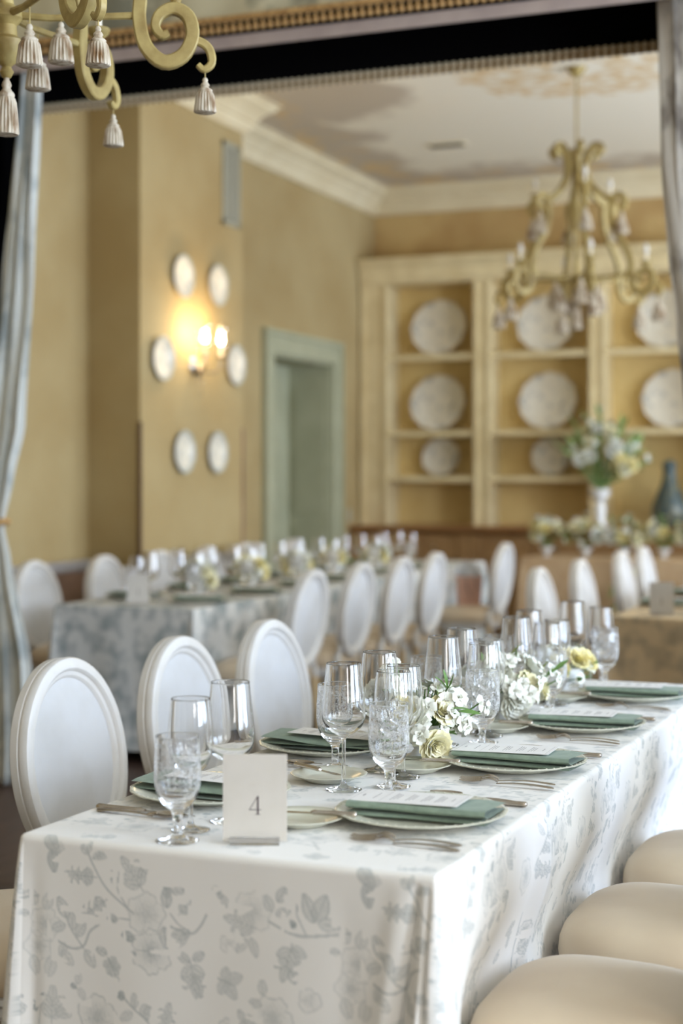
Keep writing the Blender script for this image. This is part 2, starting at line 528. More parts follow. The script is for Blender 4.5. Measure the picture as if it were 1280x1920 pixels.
# partition with the draped opening
OX0, OX1, OY0, OY1 = -4.42, -0.85, 5.9, 6.5
w = MB()
w.box(XL, OX0 - .02, OY0, OY1, 0, CZ).box(OX1 + .02, XR, OY0, OY1, 0, CZ).box(OX0 - .02, OX1 + .02, OY0, OY1, 3.62, CZ)
struct(w, 'wall_middle', M['wall_front'], smooth=False)
w = MB()
w.box(OX0 - .02, OX0, OY0 + .01, OY1 - .005, 0, 3.62).box(OX1, OX1 + .02, OY0 + .01, OY1 - .005, 0, 3.62).box(OX0, OX1, OY0 + .01, OY1 - .005, 3.6, 3.62)
struct(w, 'trim_5', M['black'], smooth=False)

# crown moulding
CP = [(0, 3.88), (.02, 3.88), (.03, 3.90), (.045, 3.905), (.05, 3.93), (.055, 3.955), (.075, 3.965), (.09, 3.99), (.12, 4.02), (.16, 4.045), (.185, 4.06), (.19, 4.085), (.215, 4.09), (.22, 4.1), (0, 4.1)]
cr = MB()
cr.extrude_profile(CP, PY1, YB, lambda a, b, t: (XL + a, t - (a if t == YB else 0), b))
struct(cr, 'trim_1', M['trim'], angle=25)
cr = MB().extrude_profile(CP, XL, XR, lambda a, b, t: (t + (a if t == XL else 0), YB - a, b))
struct(cr, 'trim_2', M['trim'], angle=25)
cr = MB().extrude_profile(CP, PY0 - .0, PY1 + .0, lambda a, b, t: (PX + a, t + (a if t == PY1 else -a), b))
struct(cr, 'trim_3', M['trim'], angle=25)
cr = MB().extrude_profile(CP, OY1, PY0, lambda a, b, t: (XL + a, t, b))
struct(cr, 'trim_4', M['trim'], angle=25)
# chair rail and the brown wainscot under it
for i, (a, b, x) in enumerate(((OY1, PY0, XL), (PY0 + .0, PY1, PX))):
    struct(MB().extrude_profile([(0, .80), (.02, .80), (.035, .82), (.035, .835), (.05, .85), (.05, .865), (0, .87)], a, b, lambda p, q, t: (x + p, t, q)), 'trim_%d' % (6 + i), M['rail'], angle=25)
struct(MB().box(XL, XL + .015, OY1, PY0, .14, .80), 'trim_8', M['wainscot'], smooth=False)
struct(MB().box(XL, XL + .025, OY1, PY0, 0, .14), 'baseboard_left', M['rail'], smooth=False)
struct(MB().box(PX, PX + .015, PY0, PY1, .0, .80), 'trim_9', M['wall'], smooth=False)
struct(MB().box(PX - .012, PX + .008, PY0 - .010, PY0 + .012, .1, 1.75), 'trim_10', M['guard'], smooth=False)
struct(MB().box(PX - .012, PX + .008, PY1 - .012, PY1 + .010, .1, 1.75), 'trim_11', M['wainscot'], smooth=False)

# doorway: casing, panelled reveal, leaf
dr = tag(empty('door_1', (XL, (DY0 + DY1) / 2, 0)), kind='structure')
def rel(o_, p): return (p[0] - o_[0], p[1] - o_[1], p[2] - o_[2])
yc = (DY0 + DY1) / 2
hw = (DY1 - DY0) / 2
c = MB()
for s in (-1, 1):
    c.box(0, .03, min(s * hw, s * (hw + .15)), max(s * hw, s * (hw + .15)), 0, DZ)
    c.box(0, .05, min(s * (hw + .15), s * (hw + .19)), max(s * (hw + .15), s * (hw + .19)), 0, DZ + .15)
c.box(0, .03, -hw - .15, hw + .15, DZ, DZ + .15)
c.box(0, .05, -hw - .19, hw + .19, DZ + .15, DZ + .19)
build(c, 'casing', M['door'], dr, False)
rv = MB()
rv.box(-.4, 0, -hw, -hw + .02, 0, DZ).box(-.4, 0, hw - .02, hw, 0, DZ).box(-.4, 0, -hw, hw, DZ - .02, DZ)
for z0, z1 in ((.15, .95), (1.08, 2.2)):
    rv.box(-.34, -.05, hw - .032, hw - .02, z0, z1)
build(rv, 'reveal', M['door'], dr, False)
for s in (-1, 1):
    lf = build(MB().box(-.44, -.4, min(s * .002, s * (hw - .02)), max(s * .002, s * (hw - .02)), 0, DZ - .02), 'door_leaf', M['door'], dr, False)
    for z0, z1 in ((.18, .95), (1.1, 2.2)):
        build(MB().box(-.4, -.388, min(s * .1, s * (hw - .12)), max(s * .1, s * (hw - .12)), z0, z1), 'door_panel', M['door'], lf, False)
# light switch beside the door
sw = empty('light_switch', (XL, 13.3, 1.06), label='small pewter light switch plate between doorway and corner', cat='light switch')
build(MB().box(0, .008, -.04, .04, -.06, .06), 'cover_plate', M['vent'], sw, False)
build(MB().box(.008, .016, -.008, .008, -.014, .014), 'toggle', M['pewter'], sw, False)
# ceiling diffuser
cd = empty('ceiling_diffuser', (-3.98, 12.13, CZ), label='small slotted diffuser set in the painted ceiling', cat='vent')
build(MB().box(-.16, .16, -.07, .07, -.012, 0), 'frame', M['trim'], cd, False)
for k in range(4): build(MB().box(-.14, .14, -.055 + k * .032, -.04 + k * .032, -.016, -.012), 'slat', M['vent_dark'], cd, False)

# ------------------------------------------------------------------ built-in shelving on the back wall
SY0, SY1 = 13.55, 13.93
PIL = [(-5.28, -5.02), (-4.19, -4.04), (-3.14, -3.0), (-2.1, -1.96)]
bk = empty('bookcase', ((PIL[0][0] + PIL[-1][1]) / 2, SY1, .97), label='cream built-in bookcase with open bays above the long wooden counter', cat='bookcase')
bo = bk.location
def bbox_(name, m, x0, x1, y0, y1, z0, z1, par=None):
    return build(MB().box(x0 - bo.x, x1 - bo.x, y0 - bo.y, y1 - bo.y, z0 - bo.z, z1 - bo.z), name, m, par or bk, False)
bbox_('back_panel', M['shelf_back'], PIL[0][0], PIL[-1][1], SY1 - .02, SY1 - .005, .97, 3.2)
for x0, x1 in PIL:
    p_ = bbox_('pilaster', M['shelf'], x0 + .02, x1 - .02, SY0, SY1 - .02, .97, 3.17)
    bbox_('pilaster_strip', M['shelf'], x0, x0 + .035, SY0 - .018, SY0 + .03, .97, 3.17, p_)
    bbox_('pilaster_strip', M['shelf'], x1 - .035, x1, SY0 - .018, SY0 + .03, .97, 3.17, p_)
for i in range(3):
    x0, x1 = PIL[i][1] - .02, PIL[i + 1][0] + .02
    for z in ((2.52, 1.826, 1.414) if i < 2 else (2.52, 1.826)):
        s_ = bbox_('shelf', M['shelf'], x0, x1, SY0 + .02, SY1 - .02, z - .03, z)
        bbox_('shelf_lip', M['shelf'], x0, x1, SY0 + .005, SY0 + .02, z - .05, z, s_)
cn = MB().extrude_profile([(0, 3.17), (.02, 3.17), (.03, 3.19), (.04, 3.2), (.04, 3.3), (.06, 3.32), (.08, 3.35), (.11, 3.37), (.12, 3.4), (-.37, 3.4), (-.37, 3.17)], PIL[0][0] - .0, PIL[-1][1] + .08,
    lambda a, b, t: (t - bo.x, SY0 - a - bo.y, b - bo.z))
build(cn, 'cornice', M['shelf'], bk, angle=25)
ct = empty('countertop', (-3.5, 13.6, .97), label='long brown wooden counter under the open shelving', cat='counter')
build(MB().extrude_profile([(-.33, 0), (.33, 0), (.33, -.03), (.3, -.045), (-.33, -.045)], -1.78, 1.62, lambda a, b, t: (t, -a, b)), 'slab', M['counter'], ct, angle=25)
build(MB().extrude_profile([(.31, -.046), (.29, -.075), (-.33, -.075), (-.33, -.046)], -1.78, 1.6, lambda a, b, t: (t, -a, b)), 'edge_moulding', M['counter'], ct, angle=25)
for i in range(3):
    cx0, cx1 = -5.28 + i * 1.12, -5.28 + i * 1.12 + 1.115
    cb = empty('base_cabinet', ((cx0 + cx1) / 2, 13.6, 0), label=['tan panelled cabinet under the counter beside the doorway corner', 'tan panelled cabinet under the middle of the counter', 'tan panelled cabinet under the counter below the teal vase'][i], cat='cabinet', group='cabinets under the counter')
    hw_ = (cx1 - cx0) / 2
    build(MB().box(-hw_, hw_, -.26, .3, 0, .893), 'carcass', M['cabinet'], cb, False)
    build(MB().box(-hw_, -hw_ + .09, -.29, -.26, 0, .89), 'stile', M['cabinet'], cb, False)
    build(MB().box(hw_ - .09, hw_, -.29, -.26, 0, .89), 'stile', M['cabinet'], cb, False)
    for s in (-1, 1):
        a, b = (-hw_ + .1, -.005) if s < 0 else (.005, hw_ - .1)
        d_ = build(MB().box(a, b, -.28, -.26, .08, .68), 'door', M['cabinet'], cb, False)
        build(MB().box(a + .07, b - .07, -.288, -.28, .15, .61), 'door_panel', M['cabinet'], d_, False)
        build(MB().lathe([(0, .02), (.012, .018), (.014, .01), (.006, 0)], 10), 'knob', M['pewter'], d_, loc=(-.03 if s < 0 else .03, -.28, .45), rot=(R(90), 0, 0))
        d_ = build(MB().box(a, b, -.28, -.26, .70, .87), 'drawer', M['cabinet'], cb, False)
        build(MB().lathe([(0, .02), (.012, .018), (.014, .01), (.006, 0)], 10), 'knob', M['pewter'], d_, loc=((a + b) / 2, -.28, .785), rot=(R(90), 0, 0))

# display plates: a wavy-edged dish leaning on the back panel
def dish_mesh(r, depth, waves=12, amp=.02):
    p = [(0, 0), (r * .55, .002), (r * .66, depth * .5), (r * .8, depth * .75), (r * .97, depth), (r, depth + .003), (r * .99, depth - .005), (r * .8, depth * .55), (r * .62, -.006), (0, -.008)]
    return MB().lathe(p, 48, mod=lambda a, z: 1 + (amp * cos(waves * a) if z > depth * .6 else 0))
big = dish_mesh(.262, .04).mesh('platter'); big.materials.append(M['porcelain_blue'])
med = dish_mesh(.178, .03).mesh('dish'); med.materials.append(M['porcelain_blue'])
rows = {0: 'top', 1: 'middle', 2: 'lower'}
bays = ['left-hand bay', 'middle bay', 'right-hand bay']
px = [(-4.60, -4.61, -4.59), (-3.59, -3.57, -3.55), (-2.52, -2.46, None)]
for b_ in range(3):
    for r_ in range(3):
        x = px[b_][r_]
        if x is None: continue
        small = r_ == 2
        rad = .178 if small else .262
        base = (2.52, 1.826, 1.414)[r_]
        t = R(76)
        e = empty('display_plate' if small else 'display_platter', (x, SY1 - .03 - rad * .26 * 1.0 - .03, base),
                  label='%s white plate with blue motif on the %s shelf, %s of bookcase' % ('small' if small else 'large', rows[r_], bays[b_]), cat='plate', group='plates on the bookcase shelves')
        d_ = link('dish', med if small else big, None, e, loc=(0, 0, rad * sin(t) + .004), rot=(t, 0, 0))
        ft = MB().tube([(-.06, -.05, .006), (-.06, .02, .006), (-.06, .05, .12)], .005, 6).tube([(.06, -.05, .006), (.06, .02, .006), (.06, .05, .12)], .005, 6).tube([(-.06, -.03, .006), (.06, -.03, .006)], .004, 6)
        build(ft, 'plate_stand', M['pewter'], e)

# teal vase, white urn of flowers on the counter
tv = build(MB().lathe([(0, .0), (.10, 0), (.115, .012), (.14, .06), (.155, .13), (.145, .2), (.11, .28), (.075, .36), (.055, .44), (.05, .49), (.062, .52), (.058, .55), (.035, .575), (0, .585)], 40), 'bottle_vase', M['vase_teal'], loc=(-2.44, 13.52, .9715))
tag(tv, 'dark teal bottle-shaped vase with narrow neck standing on the counter', 'vase')

# ------------------------------------------------------------------ plates on the pier
wp = MB().lathe([(0, .012), (.08, .012), (.095, .02), (.115, .026), (.118, .024)], 40).mesh('well'); wp.materials.append(M['porcelain_blue'])
wr = MB().lathe([(.112, .024), (.14, .034), (.145, .032), (.14, .024), (.1, .006), (0, .004)], 40, mod=lambda a, z: 1 + (.012 * cos(10 * a) if z > .03 else 0)).mesh('rim'); wr.materials.append(M['plate_rim'])
for (y, z, lb) in ((9.314, 2.737, 'top left'), (9.828, 2.736, 'top right'), (9.033, 2.17, 'left of lit lamp'), (10.116, 2.2, 'right of lit lamp'), (9.329, 1.568, 'bottom left'), (9.82, 1.573, 'bottom right')):
    e = empty('wall_plate', (PX, y, z), label='round white plate with blue-grey rim on tan pier, %s' % lb, cat='plate', group='plates hung on the pier')
    link('rim', wr, None, e, rot=(0, R(90), 0)); link('well', wp, None, e, rot=(0, R(90), 0))

# air vent high on the pier
e = empty('air_vent', (PX, 10.07, 3.18), label='tall grey slatted air vent high on the tan pier', cat='vent')
build(MB().box(0, .015, -.14, -.11, 0, .59).box(0, .015, .11, .14, 0, .59).box(0, .015, -.14, .14, 0, .03).box(0, .015, -.14, .14, .56, .59), 'frame', M['vent'], e, False)
build(MB().box(0, .004, -.11, .11, .03, .56), 'backing', M['vent_dark'], e, False)
for k in range(6):
    y = -.092 + k * .037
    build(MB().add([(.004, y - .008, .03), (.010, y + .003, .03), (.010, y + .003, .56), (.004, y - .008, .56), (.007, y - .008, .03), (.013, y + .004, .03), (.013, y + .004, .56), (.007, y - .008, .56)],
        [(0, 1, 2, 3), (7, 6, 5, 4), (0, 4, 5, 1), (3, 2, 6, 7), (0, 3, 7, 4), (1, 5, 6, 2)]), 'slat', M['vent'], e, False)

# two-light sconce
e = empty('wall_sconce', (PX, 9.50, 2.15), label='lit two-candle wall sconce with glass hurricane shades among the plates', cat='lamp')
build(MB().lathe([(0, 0), (.055, 0), (.06, .008), (.045, .02), (.02, .03), (0, .034)], 24), 'back_plate', M['pewter'], e, rot=(0, R(90), 0), loc=(0, 0, 0))
build(MB().lathe([(0, -.07), (.012, -.06), (.02, -.045), (.012, -.03), (.022, -.015), (.03, 0), (.02, .02), (.01, .04), (0, .045)], 16), 'finial', M['pewter'], e, loc=(.05, 0, -.02))
for s in (-1, 1):
    pts = [(.03, 0, 0), (.07, s * .03, -.04), (.12, s * .08, -.04), (.15, s * .115, .0), (.15, s * .12, .06)]
    a_ = build(MB().tube(pts, .007, 8), 'arm', M['pewter'], e)
    build(MB().lathe([(0, .055), (.03, .06), (.04, .07), (.035, .075), (0, .075)], 16, c=(.15, s * .12, 0)), 'drip_cup', M['pewter'], a_)
    build(MB().lathe([(.013, .075), (.013, .15), (0, .152)], 12, c=(.15, s * .12, 0)), 'candle_sleeve', M['candle'], a_)
    bl = build(MB().lathe([(0, .152), (.012, .156), (.019, .175), (.017, .195), (.008, .215), (0, .225)], 16, c=(.15, s * .12, 0)), 'bulb', M['lit'], a_)
    bl['label'] = 'glowing candle bulb'
    hp = [(.032, .075), (.05, .10), (.055, .14), (.05, .2), (.046, .24), (.058, .285), (.057, .286), (.0445, .24), (.0485, .2), (.0535, .14), (.0485, .10), (.030, .076)]
    build(MB().lathe(hp, 24, c=(.15, s * .12, 0)), 'hurricane_shade', M['pane'], a_)
    ld = bpy.data.lights.new('sconce_light', 'POINT'); ld.energy = 5.5; ld.color = (1, .74, .42); ld.shadow_soft_size = .02
    lo = bpy.data.objects.new('sconce_light', ld); COL.objects.link(lo); lo.parent = a_; lo.location = (.15, s * .12, .185 + .045)
for k, (y, z) in enumerate(((-.05, -.1), (.05, -.1), (0, -.17))):
    build(MB().lathe([(0, -.03), (.009, -.018), (.011, -.006), (.004, .008), (.0015, .03)], 8, c=(.06, y, z)), 'crystal_drop', M['glass'], e)
build(MB().tube([(.06, -.05, -.07), (.06, 0, -.1), (.06, .05, -.07)], .002, 6).tube([(.06, 0, -.09), (.06, 0, -.14)], .002, 6), 'bead_chain', M['pewter'], e)

# ------------------------------------------------------------------ chandeliers
def smooth_path(pts, n=4):
    """Catmull-Rom through 2-D points"""
    out = []
    for i in range(len(pts) - 1):
        p0 = pts[max(i - 1, 0)]; p1 = pts[i]; p2 = pts[i + 1]; p3 = pts[min(i + 2, len(pts) - 1)]
        for k in range(n):
            t = k / n
            out.append(tuple(.5 * ((2 * p1[c]) + (-p0[c] + p2[c]) * t + (2 * p0[c] - 5 * p1[c] + 4 * p2[c] - p3[c]) * t * t + (-p0[c] + 3 * p1[c] - 3 * p2[c] + p3[c]) * t ** 3) for c in range(len(p1))))
    out.append(tuple(pts[-1]))
    return out
TAS = [(0, 0), (.024, 0), (.0252, .002), (.0240, .015), (.0222, .032), (.0200, .050), (.0185, .0565), (.0160, .059), (.0172, .0615), (.0172, .0635), (.0140, .067), (.0105, .0695), (.0085, .0735), (.0108, .0775), (.0088, .0825), (.0056, .0865), (.0068, .0925), (.0042, .0985), (0, .1005)]
tas_me = MB().lathe([(r * 1.2, z) for r, z in TAS], 80, mod=lambda a, z: 1 + (.075 * cos(20 * a) if .0015 < z < .052 else 0)).mesh('tassel', angle=50); tas_me.materials.append(M['tassel'])
tas_big = MB().lathe([(r * 1.3, z * 1.78) for r, z in TAS], 80, mod=lambda a, z: 1 + (.075 * cos(20 * a) if .002 < z < .093 else 0)).mesh('tassel', angle=50); tas_big.materials.append(M['tassel'])
ax = lambda a, b, n: (a, n, b)
UP = smooth_path([(.135, 1.235), (.165, 1.245), (.175, 1.28), (.145, 1.30), (.105, 1.285), (.075, 1.22), (.066, 1.14), (.09, 1.06), (.15, .99), (.225, .935), (.265, .90)])
MID = smooth_path([(.20, .875), (.232, .88), (.245, .915), (.225, .95), (.185, .955), (.155, .91), (.15, .83), (.175, .73), (.225, .65), (.265, .58), (.285, .50), (.283, .43), (.30, .355), (.35, .31), (.405, .33), (.432, .385), (.42, .44), (.38, .462), (.342, .445), (.328, .41), (.345, .385), (.365, .392)])
TAIL = smooth_path([(.412, .355), (.445, .372), (.478, .352), (.487, .312), (.465, .292), (.448, .305)])
def taper(n, w0, w1, p=.25):
    return [w0 + (w1 - w0) * max(0, (i / (n - 1) - (1 - p)) / p) for i in range(n)]
arm_me = MB().ribbon(MID, taper(len(MID), .039, .02), .032, ax).mesh('scroll', angle=35)
up_me = MB().ribbon(UP, taper(len(UP), .036, .03)[::-1], .03, ax).mesh('scroll', angle=35)
tail_me = MB().ribbon(TAIL, taper(len(TAIL), .024, .015, .5), .022, ax).mesh('tail_hook', angle=35)
cup_me = MB().lathe([(0, 0), (.012, 0), (.016, .012), (.03, .022), (.036, .035), (.034, .04), (0, .04)], 20).mesh('candle_cup')
slv_me = MB().lathe([(.010, .04), (.010, .085), (0, .086)], 12).mesh('candle_sleeve')
blb_me = MB().lathe([(0, .085), (.012, .09), (.018, .108), (.015, .128), (.006, .15), (0, .158)], 14).mesh('bulb')
for m_, k_ in ((arm_me, 'scroll'), (up_me, 'scroll'), (tail_me, 'scroll'), (cup_me, 'scroll'), (slv_me, 'candle'), (blb_me, 'bulb')): m_.materials.append(M[k_])
def chandelier(loc, rz, label, ceil, dr=.085, ts=1.45):
    ch = empty('chandelier', loc, rz, label, 'chandelier')
    colp = [(0, .25), (.012, .255), (.02, .27), (.012, .285), (.03, .30), (.05, .335), (.055, .355), (.03, .37), (.028, .40), (.045, .42), (.045, .44), (.02, .46), (.014, .6), (.02, .75), (.03, .86), (.02, .9), (.016, 1.05), (.03, 1.12), (.034, 1.16), (.02, 1.2), (.01, 1.26), (0, 1.27)]
    build(MB().lathe(colp, 28), 'column', M['scroll'], ch)
    build(MB().tube([(0, 0, 1.26), (0, 0, ceil - .05)], .008, 8), 'stem_rod', M['scroll'], ch)
    build(MB().lathe([(0, ceil - .06), (.03, ceil - .055), (.06, ceil - .02), (.068, ceil - .004), (.068, ceil), (0, ceil)], 24), 'canopy', M['scroll'], ch)
    for k in range(6):
        a = k * pi / 3
        def pl(r, z): return (r * cos(a), r * sin(a), z)
        ar = link('scroll', arm_me, None, ch, rot=(0, 0, a), loc=pl(dr, 0))
        link('tail_hook', tail_me, None, ar)
        link('scroll', up_me, None, ch, rot=(0, 0, a))
        build(MB().tube([(.03, 0, .43), (.12, 0, .425), (.2, 0, .435), (.285, 0, .44)], [.012, .01, .01, .011], 8) if dr == 0 else MB().tube([(.03 - dr, 0, .43), (.12 - dr, 0, .425), (.2, 0, .435), (.285, 0, .44)], [.012, .01, .01, .011], 8), 'strut', M['scroll'], ar)
        c_ = link('candle_cup', cup_me, None, ch, loc=pl(.385 + dr, .475))
        link('candle_sleeve', slv_me, None, c_); link('bulb', blb_me, None, c_)
        if k % 2 == 0:
            c_ = link('candle_cup', cup_me, None, ch, loc=pl(.29, .968))
            link('candle_sleeve', slv_me, None, c_); link('bulb', blb_me, None, c_)
        t = link('tassel', tas_me, None, ch, loc=pl(.468 + dr, .292 - .022 - .1 * ts), rot=(0, 0, k), scale=ts)
        build(MB().tube([(0, 0, .097), (0, 0, .1 + .026 / ts)], .0018, 6), 'tassel_wire', M['scroll'], t)
        t = link('tassel', tas_me, None, ch, loc=pl(.222 + dr, .865 - .02 - .1 * ts), rot=(0, 0, k * 2), scale=ts)
        build(MB().tube([(0, 0, .097), (0, 0, .1 + .03 / ts)], .0018, 6), 'tassel_wire', M['scroll'], t)
        t = link('tassel', tas_me, None, ch, loc=pl(.15, .415 - .1 * ts * 1.15 - (.045 if k % 2 else .0)), rot=(0, 0, k * 3), scale=1.15 * ts)
        build(MB().tube([(0, 0, .095), (0, 0, .14 if k % 2 else .105)], .0018, 6), 'tassel_wire', M['scroll'], t)
    t = link('tassel', tas_big, None, ch, loc=(0, 0, .095))
    build(MB().tube([(0, 0, .17), (0, 0, .178)], .003, 6), 'tassel_wire', M['scroll'], t)
    return ch
chandelier((-2.45, 10.2, 2.28), R(54), 'complete gold scroll chandelier with white tassels before the bookcase', CZ - 2.28)
ch2 = chandelier((-2.139, 3.17, 2.12), R(22 + 6), 'gold scroll chandelier with tassels, cut off by the upper left corner', (CZ - 2.12) / .85, .085, 1.0)
ch2.scale = (.85, .85, .85)

# ------------------------------------------------------------------ drapes and valances of the opening
def drape(name, label, m, left, right, y0, pleats, ph, tie, tiex, n=90, depth=.016, band=True):
    """left/right: list of (z, x)"""
    def interp(tab, z):
        tab = sorted(tab)
        if z <= tab[0][0]: return tab[0][1]
        for (z0, x0), (z1, x1) in zip(tab[:-1], tab[1:]):
            if z <= z1:
                t = (z - z0) / (z1 - z0); t = t * t * (3 - 2 * t) * .5 + t * .5
                return x0 + (x1 - x0) * t
        return tab[-1][1]
    e = empty(name, (tiex, y0, 0), label=label, cat='curtain', group='drapes of the opening')
    def fn(u, v):
        z = .01 + v * 3.58
        x0, x1 = interp(left, z), interp(right, z)
        wdt = x1 - x0
        amp = depth * (1 if z > 1.5 else .6 + .4 * abs(z - 1.18) / .32 if abs(z - 1.18) < .32 else 1)
        yy = amp * sin(u * pleats * 2 * pi + ph + .4 * sin(z * 2)) + .006 * sin(u * 31 + z * 5)
        xx = x0 + wdt * u + .012 * sin(u * pleats * 4 * pi + ph)
        return (xx - tiex, yy, z)
    mb = MB().grid(n, 70, fn)
    o = build(mb, 'drape_panel', m, e, angle=180)
    so = o.modifiers.new('thickness', 'SOLIDIFY'); so.thickness = .003; so.offset = 0
    if not band: return e
    # tie-back band
    x0, x1 = interp(left, tie), interp(right, tie)
    cx, rx = (x0 + x1) / 2 - tiex, (x1 - x0) / 2 + .02
    pts = [(cx + rx * cos(a), .05 * sin(a), tie + .02 * cos(a)) for a in np.linspace(0, 2 * pi, 40)]
    build(MB().tube(pts, .016, 8, cap=False), 'tieback', M['gold_trim'], e)
    return e
drape('drape', 'pale grey printed drape tied back at the left edge of the opening', M['drape'],
      [(0, -4.2), (.55, -4.19), (1.0, -4.175), (1.18, -4.17), (1.4, -4.18), (2.29, -4.075), (3.17, -3.975), (3.6, -3.965)],
      [(0, -3.93), (.25, -3.925), (.55, -3.935), (1.0, -4.03), (1.18, -4.07), (1.4, -4.02), (1.62, -3.965), (2.33, -3.905), (3.17, -3.875), (3.6, -3.87)], 6.0, 3, .5, 1.175, -4.12)
drape('drape', 'taupe printed drape hanging along the right edge of the photograph', M['drape_warm'],
      [(0, -1.0), (.6, -1.0), (1.18, -.96), (1.62, -1.03), (1.99, -1.07), (2.23, -1.10), (2.6, -1.128), (3.2, -1.143), (3.6, -1.145)],
      [(0, -.87), (1.18, -.87), (2.3, -.87), (3.6, -.87)], 6.0, 2.2, 1.2, 1.18, -.92)

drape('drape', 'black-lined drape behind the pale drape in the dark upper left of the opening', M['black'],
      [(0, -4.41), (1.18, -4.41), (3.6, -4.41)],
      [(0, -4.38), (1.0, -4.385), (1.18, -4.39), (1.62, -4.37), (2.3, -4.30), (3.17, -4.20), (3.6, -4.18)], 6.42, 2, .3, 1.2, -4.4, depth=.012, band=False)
VA = empty('valance', ((OX0 + OX1) / 2, OY0 - .02, 3.17), label='printed valance with gold ball fringe across the top of the opening', cat='valance')
vo = VA.location
VX0, VX1 = -4.9, -.3
build(MB().grid(120, 8, lambda u, v: (VX0 + (VX1 - VX0) * u - vo.x, -.02 + .006 * sin(u * 90) , .105 + v * .82)), 'valance_panel', M['valance'], VA, angle=180)
build(MB().box(VX0 - vo.x, VX1 - vo.x, -.008, 0.0, 0.0, .13), 'lining_strip', M['mauve'], VA, False)
build(MB().box(VX0 - vo.x, VX1 - vo.x, -.045, -.027, .102, .124), 'gimp_band', M['gold_trim'], VA, False)
build(MB().box(VX0 - vo.x, VX1 - vo.x, -.012, -.0085, .052, .104), 'fringe_backing', M['black'], VA, False)
bead = bpy.data.meshes.new('bead')
bm = bmesh.new(); bmesh.ops.create_icosphere(bm, subdivisions=2, radius=.0148)
bmesh.ops.create_icosphere(bm, subdivisions=1, radius=.0085, matrix=Matrix.Translation((0, 0, .021)))
bm.to_mesh(bead); bm.free(); bead.shade_smooth(); bead.materials.append(M['gold_trim'])
nb = int(3.6 / .0335)
for k in range(nb):
    link('bead', bead, None, VA, loc=(-4.25 + k * .0335 - vo.x, -.034, .070))
VB = empty('valance', ((OX0 + OX1) / 2, OY1 - .03, 3.14), label='black-backed valance with pale lattice fringe on the far side of the opening', cat='valance')
vo = VB.location
build(MB().box(OX0 - vo.x, OX1 - vo.x, 0, .01, .04, .46), 'valance_lining', M['black'], VB, False)
build(MB().box(OX0 - vo.x, OX1 - vo.x, .004, .008, -.002, .05), 'braid_ribbon', M['brown_trim'], VB, False)
lat = MB().lathe([(0, .022), (.009, .025), (.0135, .034), (.009, .043), (0, .046)], 10).box(-.008, .008, -.003, .003, -.004, .018)
lat_me = lat.mesh('bead'); lat_me.materials.append(M['pale_trim'])
for k in range(int((OX1 - OX0) / .033)):
    link('bead', lat_me, None, VB, loc=(OX0 + .017 + k * .033 - vo.x, 0, 0))

# ------------------------------------------------------------------ chair (faces +x, origin on the floor under the seat)
def oval_sweep(mb, sec, a, b, n=72):
    """sec: (inset, x) points, closed section swept round an ellipse with half axes a (y), b (z)"""
    m_ = len(sec)
    vs = []
    for k in range(n):
        t = 2 * pi * k / n
        # outward normal of the ellipse
        ny, nz = cos(t) / a, sin(t) / b
        l = sqrt(ny * ny + nz * nz); ny /= l; nz /= l
        for (d, x) in sec:
            vs.append((x, a * cos(t) - ny * d, b * sin(t) - nz * d))
    fs = []
    for k in range(n):
        k2 = (k + 1) % n
        for j in range(m_):
            j2 = (j + 1) % m_
            fs.append((k * m_ + j, k * m_ + j2, k2 * m_ + j2, k2 * m_ + j))
    return mb.add(vs, fs)

